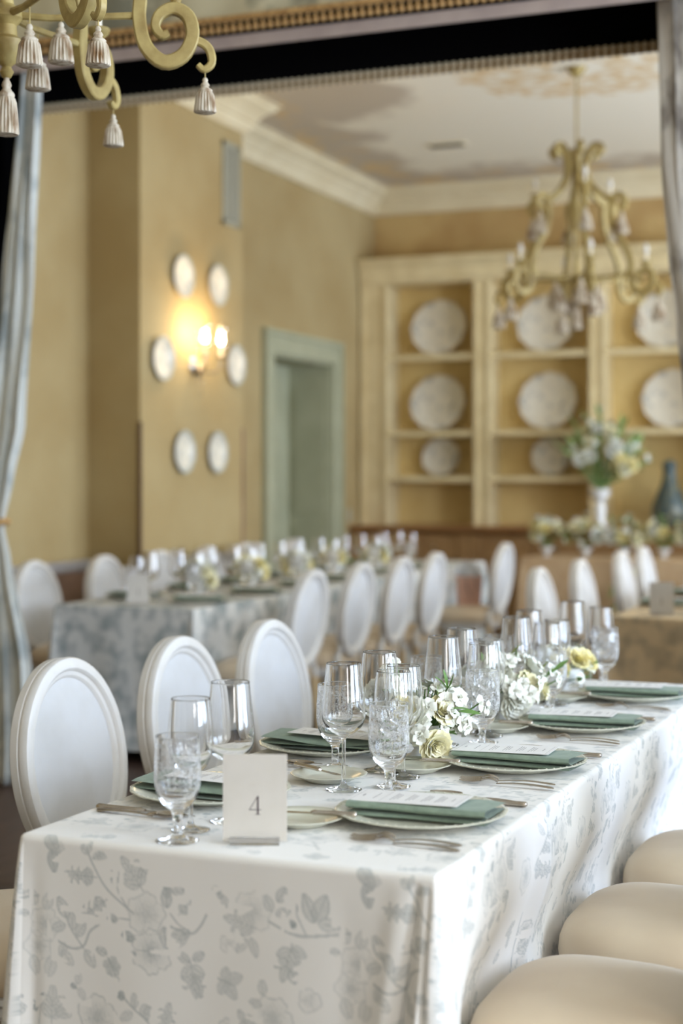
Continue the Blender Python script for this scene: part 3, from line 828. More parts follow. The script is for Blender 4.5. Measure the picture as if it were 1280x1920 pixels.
def make_chair():
    ch = empty('dining_chair')
    A_, B_ = .222, .252
    bf = Matrix.Translation((-.232, 0, .695)) @ Matrix.Rotation(R(-8), 4, 'Y')
    def xf(mb):
        mb.v = [tuple(bf @ Vector(p)) for p in mb.v]; return mb
    sec = [(.004, -.026), (0, -.022), (0, -.004), (.0025, -.002), (.0025, .002), (0, .004), (0, .014), (.004, .022), (.012, .026), (.028, .026), (.033, .021), (.035, .016), (.044, .014), (.050, .008), (.052, 0), (.050, -.012), (.040, -.016), (.034, -.020), (.030, -.026)]
    ring = build(xf(oval_sweep(MB(), sec, A_, B_)), 'back_frame', M['chair'], ch, angle=28)
    p = MB()
    def pad(front):
        def fn(u, v):
            t = 2 * pi * u; r = v
            x = (.006 + .012 * (1 - r ** 2.5)) if front else (-.006 - .004 * (1 - r * r))
            return (x, (A_ - .046) * r * cos(t), (B_ - .046) * r * sin(t))
        return fn
    p.grid(48, 9, pad(True), True); p.grid(48, 5, pad(False), True)
    build(xf(p), 'back_panel', M['chair_panel'], ch)
    # stiles from the oval down to the seat rail
    for s in (-1, 1):
        build(MB().tube([(-.203, s * .128, .525), (-.198, s * .15, .49), (-.196, s * .172, .45), (-.2, s * .178, .39)], [.017, .016, .018, .021], 10), 'stile', M['chair'], ch)
    # seat: domed cushion over a moulded rail, rounded front
    def outline(t):
        c_, s_ = cos(t), sin(t)
        n = 3.2
        x = .213 * math.copysign(abs(c_) ** (2 / n), c_); y = .235 * math.copysign(abs(s_) ** (2 / n), s_)
        y *= 1 + .06 * (x / .21)
        return x, y
    prof = [(0, .510), (.35, .508), (.6, .503), (.78, .494), (.89, .482), (.955, .466), (.99, .446), (1.0, .424), (.99, .406), (.95, .400), (0, .400)]
    vs = []; fs = []
    N = 56
    for (r, z) in prof:
        for k in range(N):
            x, y = outline(2 * pi * k / N); vs.append((x * max(r, .001), y * max(r, .001), z))
    for j in range(len(prof) - 1):
        for k in range(N):
            k2 = (k + 1) % N; fs.append((j * N + k, j * N + k2, (j + 1) * N + k2, (j + 1) * N + k))
    build(MB().add(vs, fs), 'seat', M['seat'], ch, angle=60)
    vs = []; fs = []
    prof = [(.94, .402), (.985, .398), (.99, .388), (.96, .380), (.96, .365), (.93, .355), (.8, .355)]
    for (r, z) in prof:
        for k in range(N):
            x, y = outline(2 * pi * k / N); vs.append((x * r, y * r, z))
    for j in range(len(prof) - 1):
        for k in range(N):
            k2 = (k + 1) % N; fs.append((j * N + k, j * N + k2, (j + 1) * N + k2, (j + 1) * N + k))
    build(MB().add(vs, fs), 'seat_rail', M['chair'], ch, angle=30)
    lp = [(0, 0), (.011, 0), (.012, .02), (.010, .03), (.016, .20), (.021, .31), (.023, .32), (.018, .328), (.018, .335), (.026, .345), (.026, .405), (0, .405)]
    for s in (-1, 1):
        build(MB().lathe(lp, 14, c=(.165, s * .185, 0)), 'leg', M['wood_leg'], ch)
        build(MB().tube([(-.245, s * .165, 0), (-.225, s * .168, .12), (-.2, s * .172, .3), (-.196, s * .176, .4)], [.012, .015, .019, .022], 10), 'leg', M['wood_leg'], ch)
    return ch
CH0 = make_chair()
used = [False]
def chair(x, y, rz, label, group):
    if not used[0]:
        c_ = CH0; used[0] = True
    else:
        c_ = copy_tree(CH0)
    c_.location = (x, y, 0); c_.rotation_euler = (0, 0, rz)
    tag(c_, label, 'chair', group)
    return c_

# ------------------------------------------------------------------ toile print drawn as an ink map (1 px = 0.9 mm, repeat 625 x 460)
TW, TH = 625, 460
INK = np.zeros((TH, TW), np.float32)
def _box(x0, x1, y0, y1):
    xs = np.arange(int(x0) - 2, int(x1) + 3); ys = np.arange(int(y0) - 2, int(y1) + 3)
    X, Y = np.meshgrid(xs.astype(np.float32), ys.astype(np.float32))
    return X, Y, np.ix_(ys % TH, xs % TW)
def _put(ix, val):
    INK[ix] = np.maximum(INK[ix], np.clip(val, 0, 1))
def stroke(pts, w=2.0, d=.5):
    pts = smooth_path(pts, 6)
    a = np.array(pts, np.float32)
    X, Y, ix = _box(a[:, 0].min() - w, a[:, 0].max() + w, a[:, 1].min() - w, a[:, 1].max() + w)
    D = np.full(X.shape, 1e9, np.float32)
    for p, q in zip(a[:-1], a[1:]):
        v = q - p; l2 = max(float(v @ v), 1e-6)
        t = np.clip(((X - p[0]) * v[0] + (Y - p[1]) * v[1]) / l2, 0, 1)
        D = np.minimum(D, np.hypot(X - p[0] - t * v[0], Y - p[1] - t * v[1]))
    _put(ix, d * np.clip(w / 2 + .8 - D, 0, 1))
def leaf(x, y, L, W, ang, d=.55, fill=.34):
    """(x,y) stem end, ang in degrees (0 = right, 90 = up)"""
    a = R(-ang); ca, sa = cos(a), sin(a)
    cx, cy = x + ca * L / 2, y + sa * L / 2
    X, Y, ix = _box(cx - L * .6, cx + L * .6, cy - L * .6, cy + L * .6)
    u = ((X - x) * ca + (Y - y) * sa) / L; v = -(X - x) * sa + (Y - y) * ca
    uu = np.clip(u, 0, 1)
    h = W / 2 * np.sin(pi * uu ** .8) ** .9
    inside = (u > 0) & (u < 1) & (np.abs(v) < h)
    edge = np.exp(-((np.abs(v) - h) / 1.3) ** 2) * ((u > -.02) & (u < 1.02))
    rib = np.exp(-(v / 1.1) ** 2) * inside
    vein = (np.sin((u * L - np.abs(v) * .9) * 2 * pi / 6.0) > .45) * inside
    _put(ix, d * np.maximum.reduce([fill * .75 * inside, 1.0 * edge, 1.1 * rib, .78 * vein]))
def spray(x, y, ang, n, L, W, d=.55, step=None):
    """compound leaf: leaflets either side of a curved rachis, (x,y) root"""
    a = R(-ang); step = step or L * .55
    tip = (x + cos(a) * step * n, y + sin(a) * step * n)
    stroke([(x, y), tip], 1.6, d)
    for k in range(n):
        bx, by = x + cos(a) * step * (k + .6), y + sin(a) * step * (k + .6)
        leaf(bx, by, L, W, ang + 48, d); leaf(bx, by, L, W, ang - 48, d)
    leaf(tip[0], tip[1], L * 1.1, W, ang, d)
def flower(x, y, r, n=5, rot=0, d=.4, core=.7):
    X, Y, ix = _box(x - r * 1.1, x + r * 1.1, y - r * 1.1, y + r * 1.1)
    rr = np.hypot(X - x, Y - y); th = np.arctan2(Y - y, X - x) + R(rot)
    lob = r * (.80 + .2 * np.abs(np.cos(th * n / 2)) + .04 * np.sin(th * n * 2.5))
    inside = rr < lob
    edge = np.exp(-((rr - lob) / 1.4) ** 2)
    div = np.exp(-(np.abs(np.cos(th * n / 2)) * rr / 1.6) ** 2) * inside * (rr > r * .2)
    hatch = (np.sin(th * 46) > .3) * inside * np.clip(1.1 - np.abs(rr / r - .42) * 2.4, 0, 1)
    shade = np.clip(1 - rr / (r * .55), 0, 1) * core
    cen = (np.sin(X * 1.9) * np.sin(Y * 1.9) > -.2) * (rr < r * .22)
    _put(ix, d * np.maximum.reduce([.12 * inside, 1.0 * edge, .8 * div, .6 * hatch]) + .45 * np.maximum(shade * .7, .9 * cen * core))
def bud(x, y, L, ang, d=.6):
    leaf(x, y, L, L * .55, ang, d, .8); leaf(x, y, L * .6, L * .3, ang + 25, d, .8)
def butterfly(x, y, s, ang, d=.5):
    for k, (da, l, w_) in enumerate(((38, 1.0, .55), (-38, 1.0, .55), (100, .72, .5), (-100, .72, .5))):
        leaf(x, y, s * l, s * w_, ang + da, d, .62)
    a = R(-ang)
    stroke([(x - cos(a) * s * .35, y - sin(a) * s * .35), (x + cos(a) * s * .3, y + sin(a) * s * .3)], 3, d * 1.2)
def Q(px_, py_): return px_ - 95, py_ - 1580   # photograph pixel -> tile pixel
def q(*pts): return [Q(*p) for p in pts]
# folded butterfly
leaf(*Q(80, 1565), 52, 26, -52, .55, .7); leaf(*Q(95, 1595), 48, 22, -82, .6, .75); leaf(*Q(92, 1588), 36, 30, -20, .35, .6)
# upper branch
stroke(q((172, 1592), (186, 1620), (215, 1660), (270, 1698)), 2.6, .55)
leaf(*Q(173, 1598), 26, 12, 130, .5); leaf(*Q(173, 1595), 26, 11, 78, .5); leaf(*Q(183, 1605), 30, 13, 30, .5); leaf(*Q(190, 1600), 26, 11, 8, .5)
spray(*Q(192, 1640), 178, 3, 24, 11, .55, 15)
stroke(q((258, 1690), (240, 1665), (232, 1645)), 2, .5); bud(*Q(233, 1648), 30, 108, .55)
spray(*Q(214, 1678), 215, 3, 22, 10, .55, 15)
spray(*Q(290, 1655), 128, 2, 36, 17, .5, 20); leaf(*Q(280, 1632), 34, 16, 60, .55)
# two big flowers
flower(*Q(295, 1696), 40, 5, 10, .42, .6)
flower(*Q(307, 1764), 42, 6, 30, .5, .95)
stroke(q((262, 1710), (228, 1712)), 2, .5); bud(*Q(236, 1712), 24, 180, .6)
stroke(q((275, 1745), (262, 1742)), 2, .5); bud(*Q(272, 1744), 30, 168, .65); bud(*Q(276, 1770), 14, 200, .65)
stroke(q((340, 1712), (385, 1722), (405, 1706), (417, 1684)), 3, .55); stroke(q((385, 1718), (362, 1708), (345, 1690)), 2, .5)
leaf(*Q(338, 1680), 40, 20, 95, .6); leaf(*Q(336, 1662), 30, 15, 78, .6); leaf(*Q(345, 1648), 26, 15, 130, .55); leaf(*Q(348, 1650), 28, 14, 12, .55)
spray(*Q(362, 1690), 50, 2, 16, 7, .45, 11); leaf(*Q(332, 1715), 44, 20, -82, .6); leaf(*Q(385, 1722), 40, 20, 190, .55); leaf(*Q(378, 1725), 34, 14, -130, .5)
spray(*Q(385, 1770), -78, 2, 34, 17, .5, 18); leaf(*Q(385, 1775), 34, 16, 150, .55); leaf(*Q(390, 1770), 30, 15, 35, .55); leaf(*Q(392, 1795), 46, 20, -68, .55)
butterfly(*Q(222, 1795), 26, -58, .5); leaf(*Q(215, 1780), 28, 14, 160, .6); leaf(*Q(228, 1800), 36, 16, -75, .6)
# bee
leaf(*Q(150, 1852), 16, 8, 150, .7); leaf(*Q(152, 1845), 26, 13, 80, .35); leaf(*Q(155, 1850), 28, 14, -60, .35)
# left flower cluster
flower(*Q(82, 1738), 34, 5, 0, .3, .8); flower(*Q(68, 1782), 30, 5, 40, .3, .8)
leaf(*Q(60, 1706), 34, 20, 105, .4); leaf(*Q(82, 1712), 40, 22, 72, .4); leaf(*Q(48, 1722), 22, 10, 175, .45)
stroke(q((165, 1775), (140, 1745), (125, 1715)), 2.2, .5); leaf(*Q(130, 1722), 46, 22, 118, .55); leaf(*Q(142, 1744), 36, 18, 95, .5); leaf(*Q(150, 1755), 38, 18, 60, .5); leaf(*Q(126, 1735), 34, 18, 200, .5)
stroke(q((197, 1727), (178, 1742), (165, 1770), (140, 1778), (112, 1768)), 3.2, .55)
leaf(*Q(168, 1778), 40, 20, -55, .5); leaf(*Q(118, 1785), 38, 20, -45, .4); leaf(*Q(125, 1770), 30, 16, 250, .45); leaf(*Q(55, 1800), 42, 22, -75, .4); leaf(*Q(100, 1798), 46, 24, -105, .38)
# lower row
stroke(q((70, 1930), (74, 1890), (74, 1865)), 1.8, .5); bud(*Q(74, 1885), 24, 92, .7); bud(*Q(66, 1905), 24, 125, .65)
spray(*Q(98, 1925), 88, 2, 36, 17, .42, 20); leaf(*Q(105, 1900), 38, 18, -8, .42)
flower(*Q(195, 1900), 42, 5, 20, .5, .9)
stroke(q((240, 1845), (268, 1870), (300, 1892), (330, 1925)), 2.6, .55); bud(*Q(252, 1858), 28, 138, .7)
leaf(*Q(275, 1872), 30, 14, 95, .5); leaf(*Q(288, 1885), 34, 16, 62, .5); leaf(*Q(270, 1880), 34, 16, 215, .4); leaf(*Q(300, 1890), 30, 14, 80, .5); spray(*Q(332, 1925), 80, 3, 26, 12, .5, 16)
# right half of the repeat
leaf(*Q(447, 1652), 16, 9, 120, .6); leaf(*Q(450, 1645), 26, 13, -75, .45); leaf(*Q(446, 1640), 22, 11, 160, .4)
flower(*Q(508, 1668), 38, 6, 15, .3, .7)
leaf(*Q(556, 1646), 34, 18, 62, .6); leaf(*Q(545, 1664), 34, 18, 115, .5); leaf(*Q(552, 1668), 32, 15, 18, .5)
stroke(q((540, 1682), (590, 1700), (640, 1696), (692, 1686)), 3, .55); stroke(q((612, 1700), (598, 1675), (588, 1655)), 2, .5); bud(*Q(590, 1662), 24, 108, .7); bud(*Q(592, 1682), 22, 175, .75)
leaf(*Q(628, 1672), 54, 30, 68, .62); leaf(*Q(625, 1675), 56, 24, 112, .6); leaf(*Q(632, 1674), 42, 22, -6, .5)
spray(*Q(520, 1698), 168, 2, 30, 15, .45, 20); leaf(*Q(505, 1715), 38, 16, -70, .45); leaf(*Q(498, 1718), 36, 16, -130, .4); flower(*Q(462, 1732), 18, 5, 0, .3, .5)
spray(*Q(585, 1715), -105, 2, 32, 17, .55, 20); leaf(*Q(584, 1722), 34, 18, -30, .5); leaf(*Q(582, 1760), 30, 18, -70, .6)
butterfly(*Q(455, 1800), 40, -15, .45)
flower(*Q(618, 1812), 22, 3, 0, .35, .4)
flower(*Q(548, 1852), 40, 6, 0, .42, .85); leaf(*Q(530, 1815), 32, 16, 95, .5); leaf(*Q(528, 1832), 28, 13, 170, .5); stroke(q((552, 1880), (575, 1915), (590, 1940)), 2.4, .55)
flower(*Q(462, 1885), 20, 7, 0, .5, .9); stroke(q((420, 1920), (470, 1905), (520, 1902), (570, 1912)), 2.4, .55); spray(*Q(510, 1895), 120, 2, 26, 13, .5, 15)
spray(*Q(655, 1925), 100, 2, 26, 13, .5, 18)
# below the frame, so that the repeat goes on
flower(*Q(330, 1985), 36, 5, 0, .4, .8); spray(*Q(420, 1985), 30, 3, 26, 13, .5, 16); spray(*Q(210, 1990), 200, 3, 26, 13, .5, 16); butterfly(*Q(600, 1990), 34, 60, .45); leaf(*Q(140, 2005), 40, 20, 60, .5); leaf(*Q(500, 2010), 40, 20, 130, .5)

def ink_at(U, V):
    U = np.mod(U - 95, TW); V = np.mod(V - 1580, TH)
    x0 = np.floor(U).astype(int); y0 = np.floor(V).astype(int)
    fx = U - x0; fy = V - y0
    x1 = (x0 + 1) % TW; y1 = (y0 + 1) % TH; x0 %= TW; y0 %= TH
    return (INK[y0, x0] * (1 - fx) * (1 - fy) + INK[y0, x1] * fx * (1 - fy) + INK[y1, x0] * (1 - fx) * fy + INK[y1, x1] * fx * fy)

# ------------------------------------------------------------------ tablecloths
def make_cloth(name, x0, x1, y0, y1, sides, z, drop, dens, disp, m, top_n, rows, loc, rz, lift=0.0):
    """sides: subset of 'LFRB' in order; dens: metres between points per side"""
    r = .012
    path = []   # x, y, nx, ny, side, a
    segs = {'F': ((x0, y0), (x1, y0), (0, -1)), 'R': ((x1, y0), (x1, y1), (1, 0)), 'B': ((x1, y1), (x0, y1), (0, 1)), 'L': ((x0, y1), (x0, y0), (-1, 0))}
    closed = len(sides) == 4
    for i, s in enumerate(sides):
        (ax_, ay), (bx, by), (nx, ny) = segs[s]
        L = math.hypot(bx - ax_, by - ay)
        tx, ty = (bx - ax_) / L, (by - ay) / L
        first = r if (i > 0 or closed) else 0; last = r if (i < len(sides) - 1 or closed) else 0
        n = max(4, int((L - first - last) / dens[s]))
        for k in range(n + 1):
            a = first + (L - first - last) * k / n
            path.append((ax_ + tx * a - nx * r, ay + ty * a - ny * r, nx, ny, s, a / L))
        if i < len(sides) - 1 or closed:
            n2x, n2y = segs[sides[(i + 1) % len(sides)]][2]
            for k in range(1, 8):
                an = k / 8 * pi / 2
                path.append((bx - (nx + n2x) * r, by - (ny + n2y) * r, nx * cos(an) + n2x * sin(an), ny * cos(an) + n2y * sin(an), s + '>', 1 + k / 8))
    P = len(path)
    rr = [(r * sin(k / 5 * pi / 2), -r * (1 - cos(k / 5 * pi / 2)), 0.0) for k in range(6)]
    n1 = int(rows * .8)
    tt = [.57 * k / n1 for k in range(1, n1 + 1)] + [.57 + .43 * k / (rows - n1) for k in range(1, rows - n1 + 1)]
    rr += [(r, -r - (drop - r) * t_, t_) for t_ in tt]
    verts = np.zeros((len(rr) * P, 3), np.float32); uv = np.zeros((len(rr) * P, 2), np.float32)
    for j, (out, dz, t) in enumerate(rr):
        for i, (px_, py_, nx, ny, s, a) in enumerate(path):
            d, sh = disp(s, a, t) if t > 0 else (0, 0)
            o = out + d
            verts[j * P + i] = (px_ + nx * o - ny * sh, py_ + ny * o + nx * sh, z + dz)
            dr_ = -dz + out * .4
            uv[j * P + i] = (px_ + nx * dr_, py_ + ny * dr_)
    faces = []
    for j in range(len(rr) - 1):
        for i in range(P if closed else P - 1):
            i2 = (i + 1) % P
            faces.append((j * P + i, (j + 1) * P + i, (j + 1) * P + i2, j * P + i2))
    # top sheet
    nx_, ny_ = top_n
    tx0, tx1 = x0 + r, x1 - r
    ty0 = y0 + (r if 'F' in sides else 0); ty1 = y1 - (r if 'B' in sides else 0)
    gx, gy = np.meshgrid(np.linspace(tx0, tx1, nx_), np.linspace(ty0, ty1, ny_))
    top = np.stack([gx.ravel(), gy.ravel(), np.full(gx.size, z)], 1)
    b = len(verts)
    faces += [(b + j * nx_ + i, b + j * nx_ + i + 1, b + (j + 1) * nx_ + i + 1, b + (j + 1) * nx_ + i) for j in range(ny_ - 1) for i in range(nx_ - 1)]
    V = np.concatenate([verts, top]); UV = np.concatenate([uv, top[:, :2]])
    me = bpy.data.meshes.new(name)
    me.from_pydata(V.tolist(), [], faces)
    me.update()
    me.shade_smooth()
    at = me.attributes.new('ink', 'FLOAT', 'POINT')
    ink = ink_at(20 + (UV[:, 0] + .39) * 1064, 1580 - UV[:, 1] * 1100).astype(np.float32)
    at.data.foreach_set('value', ink)
    o = link(name, me, m, loc=loc, rot=(0, 0, rz))
    return o

def gauss(x, c_, w_): return math.exp(-((x - c_) / w_) ** 2)
def sst(a, b, x):
    x = min(1, max(0, (x - a) / (b - a))); return x * x * (3 - 2 * x)
def push(y, t, depth):
    return -depth * sst(.06, .26, y) * sst(.12, .42, t) * (1 + .12 * cos((y - .39) / .575 * 2 * pi))
SY = [.38 + .575 * k for k in range(4)]
def disp_front(s, a, t):
    d = .012 * t; sh = 0
    if s == 'F':
        d += .004 * t * sin(a * 21 + 1) + .010 * t * gauss(a, .72, .10) - .012 * t * gauss(a, .80, .035)
        c1 = .955 - .11 * t; c2 = .982 - .02 * t   # slanting folds at the right corner
        d += t ** .6 * (.045 * gauss(a, c1 + .05, .028) - .034 * gauss(a, c1, .009) + .022 * gauss(a, c1 - .035, .025) - .03 * gauss(a, c2, .007))
        d += t ** .8 * .035 * gauss(a, 1.0, .05) + .018 * t * gauss(a, .0, .03) - .012 * t * gauss(a, .045, .018)
    elif s == 'F>':
        d += .075 * t ** .8 * (1 - .3 * (a - 1))
    elif s == 'L>':
        d += .050 * t ** .8
    elif s == 'R':
        d += t * (.050 * gauss(a, 0, .08) + .003 * sin(a * 24)) + .014 * sst(.90, 1, a) * sst(0, .06, t) + .014 * t * sst(.94, 1, a) + push(a * .585, t, .058)
    elif s == 'L':
        d += t * (.035 * gauss(a, 1, .10) + .006 * sin(a * 30))
    return d, sh
def disp_side(s, a, t):
    d = .008 * t
    if s == 'R':
        d += t * (.005 * sin(a * 34 + .5) + .003 * sin(a * 71)) + .02 * t * gauss(a, 1, .05) + push(.55 + a * 1.95, t, .058)
    elif s in ('R>', 'B>'): d += .06 * t
    else: d += t * .008 * sin(a * 30)
    return d, 0
def disp_far(s, a, t):
    d = .012 * t
    if '>' in s: d += .07 * t ** .8
    else: d += (-.055 * sst(.05, .4, t) if s in 'RL' else 0) + t * (.012 * sin(a * (60 if s in 'RL' else 18)) + .05 * gauss(a, 0, .06 if s in 'FB' else .02) + .05 * gauss(a, 1, .06 if s in 'FB' else .02))
    return d, 0

def table(loc, rz, w_, l, label, n_legs_y):
    t = empty('banquet_table', loc, rz, label, 'table', 'banquet tables')
    build(MB().box(-w_ / 2 + .012, w_ / 2 - .012, .012, l - .012, .73, .758), 'tabletop', M['table'], t, False)
    for s in (-1, 1):
        for y in n_legs_y:
            build(MB().tube([(s * (w_ / 2 - .2), y, 0), (s * (w_ / 2 - .2), y, .73)], .016, 10), 'leg', M['pewter'], t)
    return t
T1 = (-1.165, 2.33, 0); A1 = R(-1.2)
table(T1, A1, .78, 2.5, 'banquet table under the near floral cloths, mostly hidden', (.2, 1.25, 2.3))
o = make_cloth('tablecloth', -.39, .39, 0, .585, 'LFR', .7625, .70, {'L': .02, 'F': .0022, 'R': .003}, disp_front, M['toile'], (200, 150), 190, T1, A1)
tag(o, 'white cotton cloth with grey floral and butterfly print, front end of near table', 'tablecloth', 'floral tablecloths')
o = make_cloth('tablecloth', -.386, .386, .55, 2.5, 'RBL', .7600, .70, {'R': .005, 'B': .02, 'L': .02}, disp_side, M['toile'], (130, 330), 110, T1, A1)
tag(o, 'white floral cloth emerging from under the front cloth along the near table', 'tablecloth', 'floral tablecloths')
T2 = (-3.865, 6.72, 0); A2 = 0.0
table(T2, A2, .78, 4.8, 'banquet table under cloth in the left background', (.2, 2.4, 4.6))
o = make_cloth('tablecloth', -.39, .39, 0, 4.8, 'FRBL', .7615, .70, {'F': .02, 'R': .03, 'B': .1, 'L': .1}, disp_far, M['cloth_far'], (10, 40), 24, T2, A2)
tag(o, 'grey floral cloth on the left background table', 'tablecloth', 'floral tablecloths')
T3 = (-1.165, 7.08, 0)
table(T3, 0, .78, 4.4, 'banquet table under cloth in the right background', (.2, 2.2, 4.2))
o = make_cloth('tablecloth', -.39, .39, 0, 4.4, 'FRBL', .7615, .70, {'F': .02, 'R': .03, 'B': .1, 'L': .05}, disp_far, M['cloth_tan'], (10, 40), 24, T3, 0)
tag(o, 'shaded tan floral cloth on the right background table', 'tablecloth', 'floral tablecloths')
T4 = (-2.3, 12.25, 0)
table(T4, 0, 2.2, .72, 'long flower-covered table standing in front of the counter', (.15, .6))
o = make_cloth('tablecloth', -1.1, 1.1, 0, .72, 'FRBL', .7615, .70, {'F': .03, 'R': .05, 'B': .1, 'L': .05}, disp_far, M['runner'], (30, 10), 24, T4, 0)
tag(o, 'tan linen cloth on the flower-covered table before the counter', 'tablecloth')

# ------------------------------------------------------------------ chairs
def tl(T, A, x, y):   # table-local -> world
    return T[0] + x * cos(A) - y * sin(A), T[1] + x * sin(A) + y * cos(A)
ORD = ['first', 'second', 'third', 'fourth', 'fifth', 'sixth', 'seventh']
SY = [.38 + .575 * k for k in range(4)]
for k in range(4):
    x, y = tl(T1, A1, -.672, SY[k] + .012)
    chair(x, y, A1, ['chair cut off by the left edge, cream seat beside the front tablecloth corner',
        'nearest fully visible white oval-back chair on left side of near table',
        'middle of three white oval-back chairs on left side of near table',
        'farthest of three white oval-back chairs on left side of near table'][k], 'chairs along the near table')
    x, y = tl(T1, A1, .555, SY[k] + .01)
    if k < 3: chair(x, y, A1 + pi, ['chair with cream padded seat nearest the camera, lower right corner', 'chair with cream padded seat, second from the lower right corner', 'chair with cream padded seat, third from the lower right corner'][k], 'chairs along the near table')
for k, y in enumerate((7.11, 7.77, 8.41, 9.01, 10.52)):
    chair(-3.29, y, pi, ['white oval-back chair seen from behind, nearest on the right of left background table', 'second white oval-back chair from front, right of left background table', 'third white oval-back chair from front, right of left background table', 'fourth white oval-back chair from front, beside the blush bag', 'lone white oval-back chair holding the blush bag, before the cabinets'][k], 'chairs along the left background table')
for k, y in enumerate((7.285, 7.98, 8.66, 9.3, 9.9, 10.72)):
    chair(-4.455 - (.0 if k else .03), y, 0, '%s white oval-back chair from the drape, wall side of left background table' % ORD[k], 'chairs along the left background table')
for k, y in enumerate((7.634, 8.511, 9.589, 10.27)):
    chair(-1.765, y, 0, '%s white oval-back chair from front, left side of right background table' % ORD[k], 'chairs along the right background table')
chair(-3.09, 3.93, pi, 'white oval-back chair at the left edge, before the tied drape', None)

# ------------------------------------------------------------------ table ware prototypes (meshes shared by the copies)
def scal(n, amp): return lambda a, z: 1 + (amp * cos(n * a) if z > .012 else 0)
charger_me = MB().lathe([(0, 0), (.09, 0), (.095, .003), (.125, .010), (.148, .0165), (.1555, .0185), (.1565, .0205), (.1545, .0215), (.146, .0195), (.122, .0135), (.098, .0075), (.085, .006), (0, .006)], 72, mod=scal(18, .008)).mesh('charger', angle=50)
charger_me.materials.append(M['porcelain'])
bd = MB()
for k in range(54):
    a = 2 * pi * k / 54
    bd.lathe([(0, -.0016), (.0028, 0), (0, .0016)], 5, c=(.151 * cos(a), .151 * sin(a), .0212))
beadrim_me = bd.mesh('beaded_rim'); beadrim_me.materials.append(M['porcelain'])
bread_me = MB().lathe([(0, 0), (.045, 0), (.05, .003), (.066, .010), (.078, .0145), (.0795, .0155), (.078, .0165), (.064, .0125), (.05, .0065), (.042, .005), (0, .005)], 56, mod=lambda a, z: 1 + (.008 * cos(14 * a) if z > .011 else 0)).mesh('bread_plate', angle=50)
bread_me.materials.append(M['porcelain'])

def napkin_mesh():
    # section (y,z): layers folded back and forth, open towards -y... closed rolls on +y
    sec0 = [(-.060, .0025), (.0, .002), (.052, .0025), (.058, .006), (.052, .0095), (.0, .010), (-.052, .0095), (-.056, .0115), (-.052, .0135), (.0, .0145), (.050, .0145), (.060, .020), (.055, .0275), (.046, .0285), (.0, .027), (-.04, .0265), (-.058, .0245)]
    nx_ = 26; L = .262
    def fn(u, v):
        i = v * (len(sec0) - 1); k = min(int(i), len(sec0) - 2); f_ = i - k
        y = sec0[k][0] * (1 - f_) + sec0[k + 1][0] * f_; z = sec0[k][1] * (1 - f_) + sec0[k + 1][1] * f_
        x = (u - .5) * L
        top = max(0.0, (v - .68) / .32)
        if top > 0:
            sag = max(0, -y / .06)
            z += (.006 * sin(u * 2 * pi * .9 + .9) - .006) * sag * top
            y -= .006 * sag * sin(u * 5)
        y += .0025 * sin(u * 7 + v * 9)
        x += .003 * sin(v * 11)
        return (x, y, z)
    return MB().grid(nx_, 49, fn).mesh('napkin', angle=180)
nap_me = napkin_mesh(); nap_me.materials.append(M['napkin'])
menu_me = MB().box(-.108, .108, -.047, .047, 0, .0006).mesh('menu_card', False); menu_me.materials.append(M['paper'])
tx = MB()
rng = random.Random(3)
def word_line(x, y0, y1, h=.0016):
    y = y0
    while y < y1:
        l = rng.uniform(.003, .008); e_ = min(y + l, y1)
        tx.box(x - h / 2, x + h / 2, y, e_, .0006, .00075); y = e_ + .0018
# reading direction runs along y; the heading is at the +x end
word_line(.088, -.007, .007, .003)
tx.box(.044, .0444, -.04, .04, .0006, .00075); tx.box(.100, .1004, -.042, .042, .0006, .00075); tx.box(-.1004, -.100, -.042, .042, .0006, .00075)
word_line(.062, -.022, .022)
for bx in (.028, -.002, -.032, -.058):
    for k in range(3): word_line(bx - k * .0052, -.026 + .004 * k, .026 - .005 * k)
word_line(-.086, -.012, .012)
text_me = tx.mesh('printed_text', False); text_me.materials.append(M['ink_grey'])

def glass_prof(p):
    """smooth the outer and inner walls separately and keep a tight round rim"""
    i = max(range(len(p)), key=lambda k: p[k][1])
    def wall(q_):
        out = smooth_path(q_, 4)
        return [(max(0.0, a), b) for a, b in out]
    ro, ri, zt = p[i - 1][0], p[i + 1][0], p[i][1]
    rim = [(ro, zt - .0012), (ro - .0001, zt - .0005), ((ro + ri) / 2, zt), (ri + .0001, zt - .0005), (ri, zt - .0012)]
    o_ = wall(p[2:i - 1] + [(ro, zt - .003)]); n_ = wall([(ri, zt - .003)] + p[i + 2:])
    return p[:2] + o_ + rim + n_
def wine_me(name, s=1.0, kind=0):
    if kind == 0:   # tall red wine glass
        p = [(0, 0), (.036, 0), (.0365, .001), (.030, .003), (.012, .007), (.0055, .014), (.0042, .03), (.0040, .09), (.0055, .103), (.011, .108), (.027, .117), (.039, .131), (.0435, .147), (.0430, .170), (.0385, .215), (.0350, .252), (.0345, .2528), (.0340, .252), (.0373, .215), (.0417, .170), (.0420, .148), (.0375, .1335), (.025, .1205), (.010, .1135), (0, .1125)]
    else:           # shorter white wine glass
        p = [(0, 0), (.034, 0), (.0345, .001), (.028, .003), (.011, .007), (.0052, .014), (.004, .03), (.0038, .08), (.0055, .094), (.011, .099), (.025, .110), (.0355, .128), (.0395, .150), (.0395, .175), (.0372, .205), (.0345, .232), (.034, .2328), (.0335, .232), (.0360, .205), (.0382, .175), (.0380, .151), (.034, .1305), (.023, .1135), (.009, .1045), (0, .1035)]
    return MB().lathe(glass_prof(p), 56).mesh(name, angle=75)
red_me = wine_me('red_wine_glass', 1, 0); red_me.materials.append(M['glass'])
whi_me = wine_me('white_wine_glass', 1, 1); whi_me.materials.append(M['glass'])
